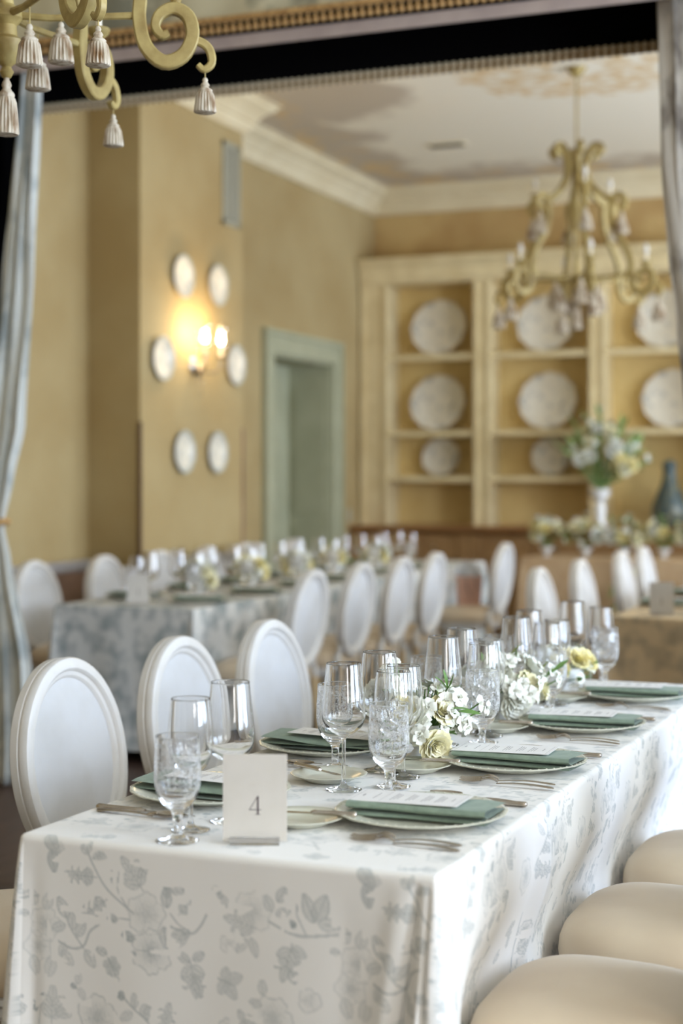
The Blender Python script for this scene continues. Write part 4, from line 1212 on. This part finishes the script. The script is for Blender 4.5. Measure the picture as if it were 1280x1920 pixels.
gob_me = MB().lathe(glass_prof([(0, 0), (.036, 0), (.0365, .0015), (.028, .004), (.013, .009), (.0085, .018), (.0075, .030), (.0085, .042), (.0105, .050), (.016, .056), (.0285, .068), (.0365, .085), (.0400, .105), (.0400, .135), (.0385, .160), (.0378, .180), (.0372, .1806), (.0366, .180), (.0372, .160), (.0386, .135), (.0386, .105), (.0350, .087), (.0265, .0715), (.014, .063), (0, .0605)]), 56).mesh('water_goblet', angle=75)
gob_me.materials.append(M['etched'])

def handle(mb, x0, x1, w0, w1, zt=.0032, z0=.0):
    """flat tapering flatware handle with a rounded, ridged end"""
    pts = []
    n = 14
    for k in range(n + 1):
        u = k / n; x = x0 + (x1 - x0) * u
        w_ = w0 + (w1 - w0) * u ** 1.5
        if u > .93: w_ *= sqrt(max(.02, 1 - ((u - .93) / .075) ** 2))
        pts.append((x, w_))
    vs = []; fs = []
    for x, w_ in pts:
        zc = z0 + .004 * sin((x - x0) / (x1 - x0) * pi)
        for (a, b) in ((-1, 0), (-.6, 1), (0, 1.25), (.6, 1), (1, 0), (0, -.3)):
            vs.append((x, a * w_, zc + zt * .5 + b * zt * .5))
    for i in range(n):
        for k in range(6):
            k2 = (k + 1) % 6; fs.append((i * 6 + k, i * 6 + k2, (i + 1) * 6 + k2, (i + 1) * 6 + k))
    fs.append(tuple(range(5, -1, -1))); fs.append(tuple(n * 6 + k for k in range(6)))
    return mb.add(vs, fs)
# local frame: business end towards +x, handle end at -x
fk = handle(MB(), .02, -.10, .0035, .009)
fk.grid(7, 5, lambda u, v: (.018 + u * .035, (v - .5) * (.008 + .016 * min(1, u * 1.6)), .004 + .005 * sin(u * pi) - .0 + .004 * (abs(v - .5) * 2) ** 2))
for k in range(4):
    y = (k - 1.5) * .0062
    fk.tube([(.050, y, .0075), (.068, y * .98, .005), (.088, y * .95, .004), (.098, y * .95, .006)], [.0017, .0016, .0013, .0007], 6)
fork_me = fk.mesh('dinner_fork', angle=60); fork_me.materials.append(M['silver'])
sp = handle(MB(), .02, -.10, .0033, .009)
def bowl(u, v):
    a = v * 2 * pi; x = .055 + .034 * u * cos(a); y = .018 * u * sin(a) * (1 - .18 * cos(a))
    return (x, y, .0035 + .0075 * u ** 2.2)
sp.grid(5, 25, bowl); sp.grid(5, 25, lambda u, v: (bowl(u, v)[0], bowl(u, v)[1], bowl(u, v)[2] - .0012))
sp.tube([(.03, 0, .007), (.018, 0, .006), (.01, 0, .004)], [.0035, .0034, .0034], 8)
spoon_me = sp.mesh('table_spoon', angle=60); spoon_me.materials.append(M['silver'])
kn = MB().tube([(-.105, 0, .0055), (-.102, 0, .0055), (-.095, 0, .0055), (-.06, 0, .0055), (-.02, 0, .0055), (-.012, 0, .0055), (-.008, 0, .0055), (-.002, 0, .005)], [.0055, .0082, .0078, .0070, .0062, .0072, .0052, .0045], 12, flat=.65)
kn.add([(-.004, -.004, .0035), (-.004, .006, .0035), (.07, .007, .003), (.098, .003, .0028), (.104, -.003, .0028), (.085, -.0055, .003), (-.004, -.004, .0052), (-.004, .006, .0048), (.07, .007, .0038), (.098, .003, .0034), (.104, -.003, .0034), (.085, -.0055, .0044)],
    [(0, 1, 2, 3, 4, 5), (11, 10, 9, 8, 7, 6), (0, 6, 7, 1), (1, 7, 8, 2), (2, 8, 9, 3), (3, 9, 10, 4), (4, 10, 11, 5), (5, 11, 6, 0)])
knife_me = kn.mesh('table_knife', angle=60); knife_me.materials.append(M['silver'])
bn = MB().tube([(-.085, 0, .0055), (-.082, 0, .0055), (-.075, 0, .0055), (-.045, 0, .0055), (-.012, 0, .0055), (-.006, 0, .0055), (0, 0, .005)], [.005, .0078, .0074, .0068, .0060, .0070, .0042], 12, flat=.7)
bn.add([(-.002, -.004, .0035), (-.002, .005, .0035), (.05, .008, .003), (.068, .004, .003), (.06, -.006, .003), (-.002, -.004, .005), (-.002, .005, .0045), (.05, .008, .0038), (.068, .004, .0036), (.06, -.006, .004)],
    [(0, 1, 2, 3, 4), (9, 8, 7, 6, 5), (0, 5, 6, 1), (1, 6, 7, 2), (2, 7, 8, 3), (3, 8, 9, 4), (4, 9, 5, 0)])
bknife_me = bn.mesh('butter_knife', angle=60); bknife_me.materials.append(M['silver'])

def setting(T, A, lx, ly, facing, where, grp, full=True, over=None, skip=()):
    """facing +1: diner looks towards +x (sits on the left), -1: towards -x"""
    rz = A + (0 if facing > 0 else pi)
    over = over or {}
    def put(kind, me, x, y, z, lab, cat, rot=0.0, tilt=None, jit=.006):
        if kind in skip: return None
        x, y = over.get(kind, (x, y))
        j = random.uniform(-jit, jit); j2 = random.uniform(-jit, jit)
        wx, wy = tl(T, A, lx + facing * x + j, ly + facing * y + j2)
        o = link(kind, me, None, loc=(wx, wy, z))
        o.rotation_euler = (tilt[0] if tilt else 0, tilt[1] if tilt else 0, rz + rot)
        return tag(o, '%s, %s' % (lab, where), cat, '%ss %s' % (cat, grp))
    Z = .7628 if full else .7618
    o = put('charger_plate', charger_me, 0, 0, Z, 'scalloped off-white charger plate', 'plate', jit=.003)
    if full and o: link('beaded_rim', beadrim_me, None, o)
    put('napkin', nap_me, -.01, 0, Z + .0075, 'folded sage green napkin', 'napkin', rot=random.uniform(-.05, .05), jit=.002)
    o = put('menu_card', menu_me, .022, .004, Z + .0385, 'long white menu card on napkin', 'menu', rot=random.uniform(-.04, .04), tilt=(R(-1.5), R(1.2)), jit=.002)
    if o: link('printed_text', text_me, None, o)
    put('water_goblet', gob_me, .135, -.185, Z, 'etched short-stemmed water goblet', 'goblet', rot=random.uniform(0, 6))
    put('red_wine_glass', red_me, .235, -.20, Z, 'tall clear red wine glass', 'wine glass')
    put('white_wine_glass', whi_me, .165, -.275, Z, 'smaller clear white wine glass', 'wine glass')
    if full:
        put('bread_plate', bread_me, .185, .12, Z, 'small off-white bread plate', 'plate')
        bx, by = over.get('bread_plate', (.185, .12))
        put('butter_knife', bknife_me, bx - .01, by - .005, Z + .0165, 'short silver butter knife across bread plate', 'knife', rot=R(8) if facing < 0 else R(-28))
        put('dinner_fork', fork_me, -.035, .178, Z, 'inner silver dinner fork', 'fork', rot=R(3), jit=.002)
        put('dinner_fork', fork_me, -.045, .206, Z, 'outer silver dinner fork', 'fork', rot=R(-2), jit=.002)
        put('table_knife', knife_me, -.04, -.178, Z, 'silver table knife', 'knife', rot=R(1), jit=.002)
        put('table_spoon', spoon_me, -.03, -.205, Z, 'silver table spoon', 'spoon', rot=R(-2), jit=.002)
ORD4 = ['nearest', 'second', 'third', 'farthest']
for k in range(4):
    setting(T1, A1, .222, SY[k], -1, '%s setting, right side of near table' % ORD4[k], 'on the near table')
    ov = {'bread_plate': (.14, .245), 'white_wine_glass': (.275, -.235), 'red_wine_glass': (.195, -.19), 'water_goblet': (.10, -.20)}
    if k == 0:
        ov.update({'water_goblet': (.122, -.352), 'white_wine_glass': (.105, -.268), 'red_wine_glass': (.138, -.18)})
    setting(T1, A1, -.228, SY[k] + .03, 1, '%s setting, left side of near table' % ORD4[k], 'on the near table', over=ov)
far2 = [7.11, 7.77, 8.41, 9.01, 9.75, 10.5]
for k, y in enumerate(far2):
    setting(T2, 0, .225, y - T2[1], -1, '%s setting, right side of left background table' % ORD[k], 'on the left background table', False)
    setting(T2, 0, -.225, y + .12 - T2[1], 1, '%s setting, wall side of left background table' % ORD[k], 'on the left background table', False, over={'water_goblet': (.10, -.20), 'red_wine_glass': (.19, -.17), 'white_wine_glass': (.17, -.27)})
for k, y in enumerate((7.75, 8.5, 9.3, 10.1)):
    setting(T3, 0, -.225, y - T3[1], 1, '%s setting, left side of right background table' % ORD[k], 'on the right background table', False)

# ------------------------------------------------------------------ table number cards
def quad(mb, pts, y):
    b = len(mb.v)
    mb.v += [(x, y, z) for x, z in pts]; mb.f.append(tuple(range(b, b + len(pts)))); return mb
def number_card(loc, rz, lab, digit, tint='card'):
    e = empty('table_number', loc, rz, lab, 'table number', 'table number cards')
    W, Hh = .109, .148
    c_ = build(MB().box(-W / 2, W / 2, 0, .0012, .004, .004 + Hh), 'card', M[tint], e, False)
    b = MB()
    for (x0, x1, z0, z1) in ((-.049, .049, .0095, .0099), (-.049, .049, .1461, .1465), (-.049, -.0486, .0095, .1465), (.0486, .049, .0095, .1465)):
        b.box(x0, x1, -.0002, 0, z0, z1)
    build(b, 'border_line', M['ink_pale'], c_, False)
    d = MB()
    if digit == 4:
        z0 = .0495
        quad(d, [(.0035, z0), (.0035, z0 + .030), (.0062, z0 + .032), (.0062, z0)], -.0003)                # thick stem
        quad(d, [(-.010, z0 + .0085), (-.0088, z0 + .0085), (.0048, z0 + .0305), (.0062, z0 + .032), (.0045, z0 + .032)], -.0003)   # hairline diagonal
        quad(d, [(-.010, z0 + .0078), (-.010, z0 + .0090), (.0105, z0 + .0090), (.0105, z0 + .0078)], -.00035)   # hairline bar
        quad(d, [(.0005, z0), (.0005, z0 + .001), (.0092, z0 + .001), (.0092, z0)], -.00035)                # foot serif
    else:
        quad(d, [(-.001, .05), (-.001, .08), (.002, .08), (.002, .05)], -.0003); quad(d, [(-.005, .05), (-.005, .0512), (.006, .0512), (.006, .05)], -.0003)
    build(d, 'numeral', M['ink_plum'], c_, False)
    # faint, unreadable small lettering above the numeral
    g = MB()
    for k, (x, w_) in enumerate(((-.0105, .0016), (-.0078, .0012), (-.0058, .0016), (-.0034, .0012), (-.0014, .0014), (.0010, .0008), (.0068, .0006))):
        g.box(x, x + w_, -.0002, 0, .0985, .1018 + (.001 if k in (3, 6) else 0))
    g.box(.0068, .0084, -.0002, 0, .0985, .0989).box(.0068, .0084, -.0002, 0, .1024, .1028)
    build(g, 'faint_lettering', M['ink_pale'], c_, False)
    st = MB().box(-.042, .042, -.012, -.0005, 0, .012).box(-.042, .042, .0017, .02, 0, .012).box(-.042, .042, -.0005, .0017, 0, .0035)
    build(st, 'clear_stand', M['glass'], e, False)
    return e
number_card((-1.136, 2.42, .7627), R(20), 'cream table card printed with a 4 in a clear stand', 4)
number_card((-3.86, 6.86, .7617), R(20), 'pale table number card on the left background table', 1)
number_card((-1.335, 7.2, .7617), R(12), 'shaded table number card on the right background table', 1)

# ------------------------------------------------------------------ flowers
def petal(mb, M4, w_, l, cup, curl, nu=4, nv=5, ruffle=0.0):
    def fn(u, v):
        s = (u - .5) * 2
        ww = w_ * sin(min(1, .12 + v * .95) * pi * .62) ** .8
        x = s * ww; y = l * v
        z = cup * v * v + curl * v ** 4 + .35 * s * s * ww + ruffle * sin(u * 14 + v * 5) * v
        return tuple(M4 @ Vector((x, y, z)))
    return mb.grid(nu, nv, fn)
def rose_mesh(seed):
    rn = random.Random(seed); mb = MB()
    for n, rad, el, w_, l in ((4, .001, 84, .010, .027), (5, .004, 76, .014, .029), (6, .008, 66, .018, .031), (8, .011, 52, .020, .031), (9, .013, 32, .022, .031)):
        for k in range(n):
            a = 2 * pi * k / n + rn.uniform(-.2, .2) + rad * 40
            m4 = Matrix.Rotation(a, 4, 'Z') @ Matrix.Translation((0, rad, -.008)) @ Matrix.Rotation(R(el + rn.uniform(-6, 6)), 4, 'X')
            petal(mb, m4, w_, l, .006 if el > 40 else .003, -.007, 5, 6, .0012)
    return mb.mesh('rose', angle=180)
def floret_mesh(seed):
    rn = random.Random(seed); mb = MB()
    for k in range(5):
        a = 2 * pi * k / 5 + rn.uniform(-.15, .15)
        m4 = Matrix.Rotation(a, 4, 'Z') @ Matrix.Translation((0, .001, 0)) @ Matrix.Rotation(R(18 + rn.uniform(-12, 14)), 4, 'X')
        petal(mb, m4, .0085, .017, .002, -.006, 4, 5, .0012)
    for k in range(4):
        a = k * 1.7
        m4 = Matrix.Rotation(a, 4, 'Z') @ Matrix.Rotation(R(60), 4, 'X')
        petal(mb, m4, .004, .008, .001, 0, 3, 3)
    return mb.mesh('floret', angle=180)
def leaf_mesh(l, w_):
    return MB().grid(3, 7, lambda u, v: ((u - .5) * 2 * w_ * sin(pi * min(1, v * .92 + .06)) ** .8, l * v, .25 * l * v * v * -1 + .3 * abs(u - .5) * w_)).mesh('leaf', angle=180)
ROSE = {}
for c_ in ('white', 'cream', 'yellow'):
    ROSE[c_] = []
    for s in range(2):
        me = rose_mesh(s + 5 * len(c_)); me.materials.append(M['petal_' + c_]); ROSE[c_].append(me)
FLOR = []
for s in range(3):
    me = floret_mesh(s); me.materials.append(M['petal_white']); FLOR.append(me)
LEAF = []
for (l, w_, mm) in ((.042, .0065, 'leaf'), (.03, .008, 'leaf'), (.045, .0045, 'leaf_pale')):
    me = leaf_mesh(l, w_); me.materials.append(M[mm]); LEAF.append(me)
compote_me = MB().lathe([(0, 0), (.036, 0), (.038, .004), (.022, .01), (.014, .02), (.02, .03), (.045, .045), (.058, .065), (.060, .078), (.056, .078), (.05, .06), (.03, .046), (0, .042)], 32).mesh('footed_bowl')
compote_me.materials.append(M['vase_white'])
RV = Vector((cos(R(22)), sin(R(22)), 0)); FV = Vector((sin(R(22)), -cos(R(22)), 0))   # camera-right and towards-camera on the floor plan
def aim(o, d, spin=0):
    q_ = Vector(d).normalized().to_track_quat('Z', 'Y') @ Matrix.Rotation(spin, 4, 'Z').to_quaternion()
    o.rotation_mode = 'QUATERNION'; o.rotation_quaternion = q_
def aim_y(o, d, spin=0):
    q_ = Vector(d).normalized().to_track_quat('Y', 'Z') @ Matrix.Rotation(spin, 4, 'Y').to_quaternion()
    o.rotation_mode = 'QUATERNION'; o.rotation_quaternion = q_
def centrepiece(loc, label, group, n_rose=6, n_flor=26, n_leaf=16, rad=.085, h=.10, seed=1, vase=True, yellow=.3, name='flower_centrepiece', cat='flowers', extra=None, rs=1.0, base_me=None, ek=1.0):
    rn = random.Random(seed)
    e = empty(name, loc, 0, label, cat, group)
    if vase: link('vase', base_me or compote_me, None, e)
    stems = MB()
    c0 = Vector((0, 0, h * .45))
    def put(me, nm, d, r, s, leafy=False):
        p = c0 + Vector((d.x * r * rad, d.y * r * rad, d.z * r * h * .8))
        o = link(nm, me, None, e, loc=p)
        o.scale = (s,) * 3
        (aim_y if leafy else aim)(o, d + Vector((rn.uniform(-.3, .3), rn.uniform(-.3, .3), rn.uniform(-.2, .2))), rn.uniform(0, 6))
        stems.tube([(p.x * .15, p.y * .15, h * .3), tuple(p * .6 + Vector((0, 0, h * .12))), tuple(p)], .0016, 5)
    def rdir(zmin=-.02):
        while True:
            v = Vector((rn.uniform(-1, 1), rn.uniform(-1, 1), rn.uniform(zmin, 1)))
            if .3 < v.length < 1: return v.normalized()
    for k in range(n_rose):
        cc = 'yellow' if rn.random() < yellow else ('cream' if rn.random() < .5 else 'white')
        d = Vector((cos(k * 2.4), sin(k * 2.4), .15 + .8 * rn.random())).normalized()
        put(ROSE[cc][k % 2], 'rose', d, .95, rn.uniform(.75, 1.05) * rs)
    for k in range(n_flor): put(FLOR[k % 3], 'floret', rdir(), rn.uniform(.85, 1.25), rn.uniform(.8, 1.1) * rs)
    for k in range(n_leaf): put(LEAF[k % 3], 'leaf', rdir(-.05), rn.uniform(.7, 1.05), rn.uniform(.7, 1.1) * rs, True)
    if extra:
        for (kind, du, dv, dn, d, s) in extra:
            p = RV * du * ek + Vector((0, 0, dv * ek)) + FV * dn
            nm = kind.split('_')[0]
            me = {'rose_yellow': ROSE['yellow'][0], 'rose_cream': ROSE['cream'][1], 'rose_white': ROSE['white'][0], 'floret': FLOR[0], 'leaf': LEAF[0], 'leaf_pale': LEAF[2]}[kind]
            o = link(nm, me, None, e, loc=p); o.scale = (s,) * 3
            dd = RV * d[0] + Vector((0, 0, d[1])) + FV * d[2]
            (aim_y if nm == 'leaf' else aim)(o, dd, rn.uniform(0, 6))
            stems.tube([(p.x * .15, p.y * .15, h * .4), tuple(p * .6 + Vector((0, 0, h * .1))), tuple(p)], .0018, 5)
    build(stems, 'stem', M['leaf'], e)
    return e
ex1 = [('rose_yellow', -.030, .095, .075, (-.1, .3, 1), .85), ('rose_cream', .022, .035, .09, (.5, -.2, 1), .95), ('rose_white', -.085, .115, .02, (-.6, .5, .6), 1.1), ('rose_yellow', -.035, .065, .08, (-.3, -.1, 1), .7),
       ('floret', -.065, .165, .03, (-.6, .3, .6), 1.05), ('floret', -.05, .185, .03, (.2, .7, .5), .75), ('floret', -.048, .145, .04, (-.1, .2, .9), .8), ('floret', -.042, .125, .04, (.5, .3, .8), .9),
       ('floret', .01, .105, .08, (0, .2, 1), 1.15), ('floret', .0, .08, .09, (.2, .1, 1), 1.1), ('floret', -.01, .055, .095, (-.2, 0, 1), 1.3), ('floret', .045, .115, .06, (.2, .4, 1), 1.1), ('floret', .07, .12, .05, (.5, .4, .8), 1.2), ('floret', .055, .085, .07, (.5, .1, 1), 1.1), ('floret', .075, .075, .06, (.8, 0, .8), 1.1), ('floret', .085, .065, .05, (.9, -.3, .6), 1.0), ('floret', .11, .105, .02, (.9, .2, .5), 1.1), ('floret', .125, .095, .0, (1, 0, .4), 1.0),
       ('leaf', .048, .135, .04, (0, 1, .1), 1.0), ('leaf', .048, .135, .04, (-.5, .8, .1), .9), ('leaf', .048, .135, .04, (.55, .8, .1), .9), ('leaf', .048, .135, .04, (.8, .4, .2), .8), ('leaf', .05, .1, .07, (.9, .25, .3), 1.1), ('leaf', .07, .095, .06, (.9, .1, .3), 1.1), ('leaf', -.055, .045, .085, (-.9, .1, .3), .9), ('leaf', -.05, .03, .09, (-.7, -.3, .5), .8), ('leaf', -.045, .05, .09, (.2, .6, .5), .7), ('leaf', -.055, .13, .04, (-.8, .0, .3), .7), ('leaf_pale', -.05, .15, .035, (.1, 1, .2), .8)]
gn = 'flowers on the near table'
centrepiece((-1.148, 3.31, .763), 'low white and yellow flower arrangement in focus at middle of near table', gn, 6, 30, 18, .095, .13, 3, yellow=.1, extra=ex1, ek=1.17)
centrepiece((-1.13, 3.90, .763), 'cream rose arrangement on near table, behind the sharpest flowers', gn, 9, 30, 14, .105, .14, 11, yellow=.05, rs=1.15,
            extra=[('floret', .10, .12, .02, (.8, .3, .5), 1.2), ('floret', .125, .13, .01, (.8, .4, .5), 1.1), ('floret', .14, .105, .01, (1, 0, .4), 1.1), ('leaf', .11, .12, .02, (.8, .6, 0), 1.2), ('leaf', .13, .13, .02, (.7, .7, 0), 1.1), ('leaf', -.01, .165, .04, (.3, 1, .2), .8), ('leaf', .01, .165, .04, (.9, .4, .3), .7), ('rose_white', .03, .075, .09, (.3, 0, 1), 1.0), ('rose_white', .02, .05, .09, (.2, -.1, 1), .9)])
centrepiece((-1.11, 4.46, .763), 'farthest low flower arrangement on near table', gn, 6, 18, 12, .085, .11, 21)
g2 = 'flowers on the left background table'
for k, y in enumerate((7.50, 8.17, 8.80, 9.42, 10.2)):
    centrepiece((-3.86, y, .7618), '%s flower arrangement from front on left background table' % ORD[k], g2, 7, 10, 9, .085, .15, 30 + k, yellow=.45, rs=1.3)
g3 = 'flowers on the right background table'
for k, y in enumerate((7.30, 8.05, 8.83, 9.62)):
    centrepiece((-1.12, y, .7618), '%s flower arrangement from front on right background table' % ORD[k], g3, 6, 8, 10, .10, .12, 40 + k, yellow=.7, rs=1.2)
g4 = 'flowers along the table before the counter'
for k, x in enumerate((-3.25, -2.93, -2.62, -2.3, -1.98, -1.66)):
    centrepiece((x, 12.5, .7618), '%s flower bowl from the left on table before the counter' % ORD[k], g4, 9, 10, 16, .15, .26, 50 + k, yellow=.4, rs=1.6)
# trailing greenery on the front of that table
tg = empty('trailing_greenery', (-2.55, 12.2, .75), label='strand of pale greenery trailing down the front of tan linen cloth', cat='greenery')
tr = random.Random(9)
pts = [(.0 + .03 * sin(k), -.03 - .004 * k, .03 - k * .06) for k in range(11)]
build(MB().tube(pts, .004, 5), 'vine', M['leaf'], tg)
for k in range(44):
    p = pts[tr.randrange(len(pts))]
    o = link('leaf', LEAF[k % 3], None, tg, loc=(p[0] + tr.uniform(-.05, .05), p[1] - tr.uniform(0, .03), p[2] + tr.uniform(-.03, .03))); o.scale = (1.7,) * 3
    aim_y(o, (tr.uniform(-1, 1), -tr.uniform(.2, 1), tr.uniform(-1, .3)), tr.uniform(0, 6))
for k in range(8):
    p = pts[tr.randrange(len(pts))]
    o = link('rose', ROSE['yellow' if k % 2 else 'cream'][0], None, tg, loc=(p[0] + tr.uniform(-.05, .05), p[1] - .03, p[2])); aim(o, (0, -1, .2))
# tall arrangement in a white urn on the counter
urn_me = MB().lathe([(0, 0), (.065, 0), (.068, .015), (.045, .03), (.04, .06), (.048, .14), (.046, .19), (.03, .215), (.045, .235), (.075, .27), (.085, .315), (.09, .33), (.08, .33), (.06, .27), (0, .25)], 32).mesh('urn')
urn_me.materials.append(M['vase_white'])
exu = []
ur = random.Random(4)
for k in range(26):
    a = ur.uniform(-1.45, 1.45); r_ = ur.uniform(.3, .5)
    du, dv = sin(a) * r_ * .85, .5 + cos(a) * r_ * 1.05
    for j in range(4): exu.append(('leaf' if (k + j) % 2 else 'leaf_pale', du * (.7 + .1 * j), .42 + (dv - .42) * (.7 + .1 * j), ur.uniform(-.08, .12), (sin(a) + ur.uniform(-.6, .6), cos(a) + ur.uniform(-.3, .3), ur.uniform(-.2, .4)), 2.4))
    if k % 2: exu.append(('floret', du * .95, .42 + (dv - .42) * .95, .08, (sin(a), cos(a), 1), 1.9))
    if k % 3 == 0: exu.append(('rose_yellow' if k % 2 else 'rose_white', du * .6, .42 + (dv - .42) * .6, .14, (sin(a) * .5, cos(a) * .5, 1), 1.5))
centrepiece((-3.0, 13.34, .9715), 'tall loose white and green flower arrangement in a white urn on the counter', None, 8, 12, 8, .17, .9, 77, yellow=.3, name='flower_urn', rs=1.7, base_me=urn_me, extra=exu)

# ------------------------------------------------------------------ blush bag on the far chair
bg = empty('gift_bag', (-3.30, 10.55, .51), R(30), 'small blush pink bag with white tissue on the seat of the lone far chair', 'bag')
build(MB().add([(-.075, -.05, 0), (.075, -.05, 0), (.075, .05, 0), (-.075, .05, 0), (-.085, -.055, .2), (.085, -.055, .2), (.085, .055, .2), (-.085, .055, .2)], [(0, 3, 2, 1), (0, 1, 5, 4), (1, 2, 6, 5), (2, 3, 7, 6), (3, 0, 4, 7)]), 'bag_body', M['blush'], bg, False)
tp = MB()
br_ = random.Random(2)
for k in range(9):
    a = k * .7; cx, cy = .045 * cos(a), .03 * sin(a)
    tp.grid(5, 5, lambda u, v: (cx + (u - .5) * .09 + .02 * sin(v * 9 + k), cy + .02 * sin(u * 8 + k), .15 + v * (.12 + .03 * sin(k * 3)) + .015 * sin(u * 9 + k)))
build(tp, 'tissue_paper', M['tissue'], bg, angle=180)
build(MB().tube([(-.03, -.056, .2), (-.03, -.075, .12), (.0, -.085, .05), (.035, -.075, .12), (.03, -.056, .2)], .004, 6), 'handle', M['guard'], bg)
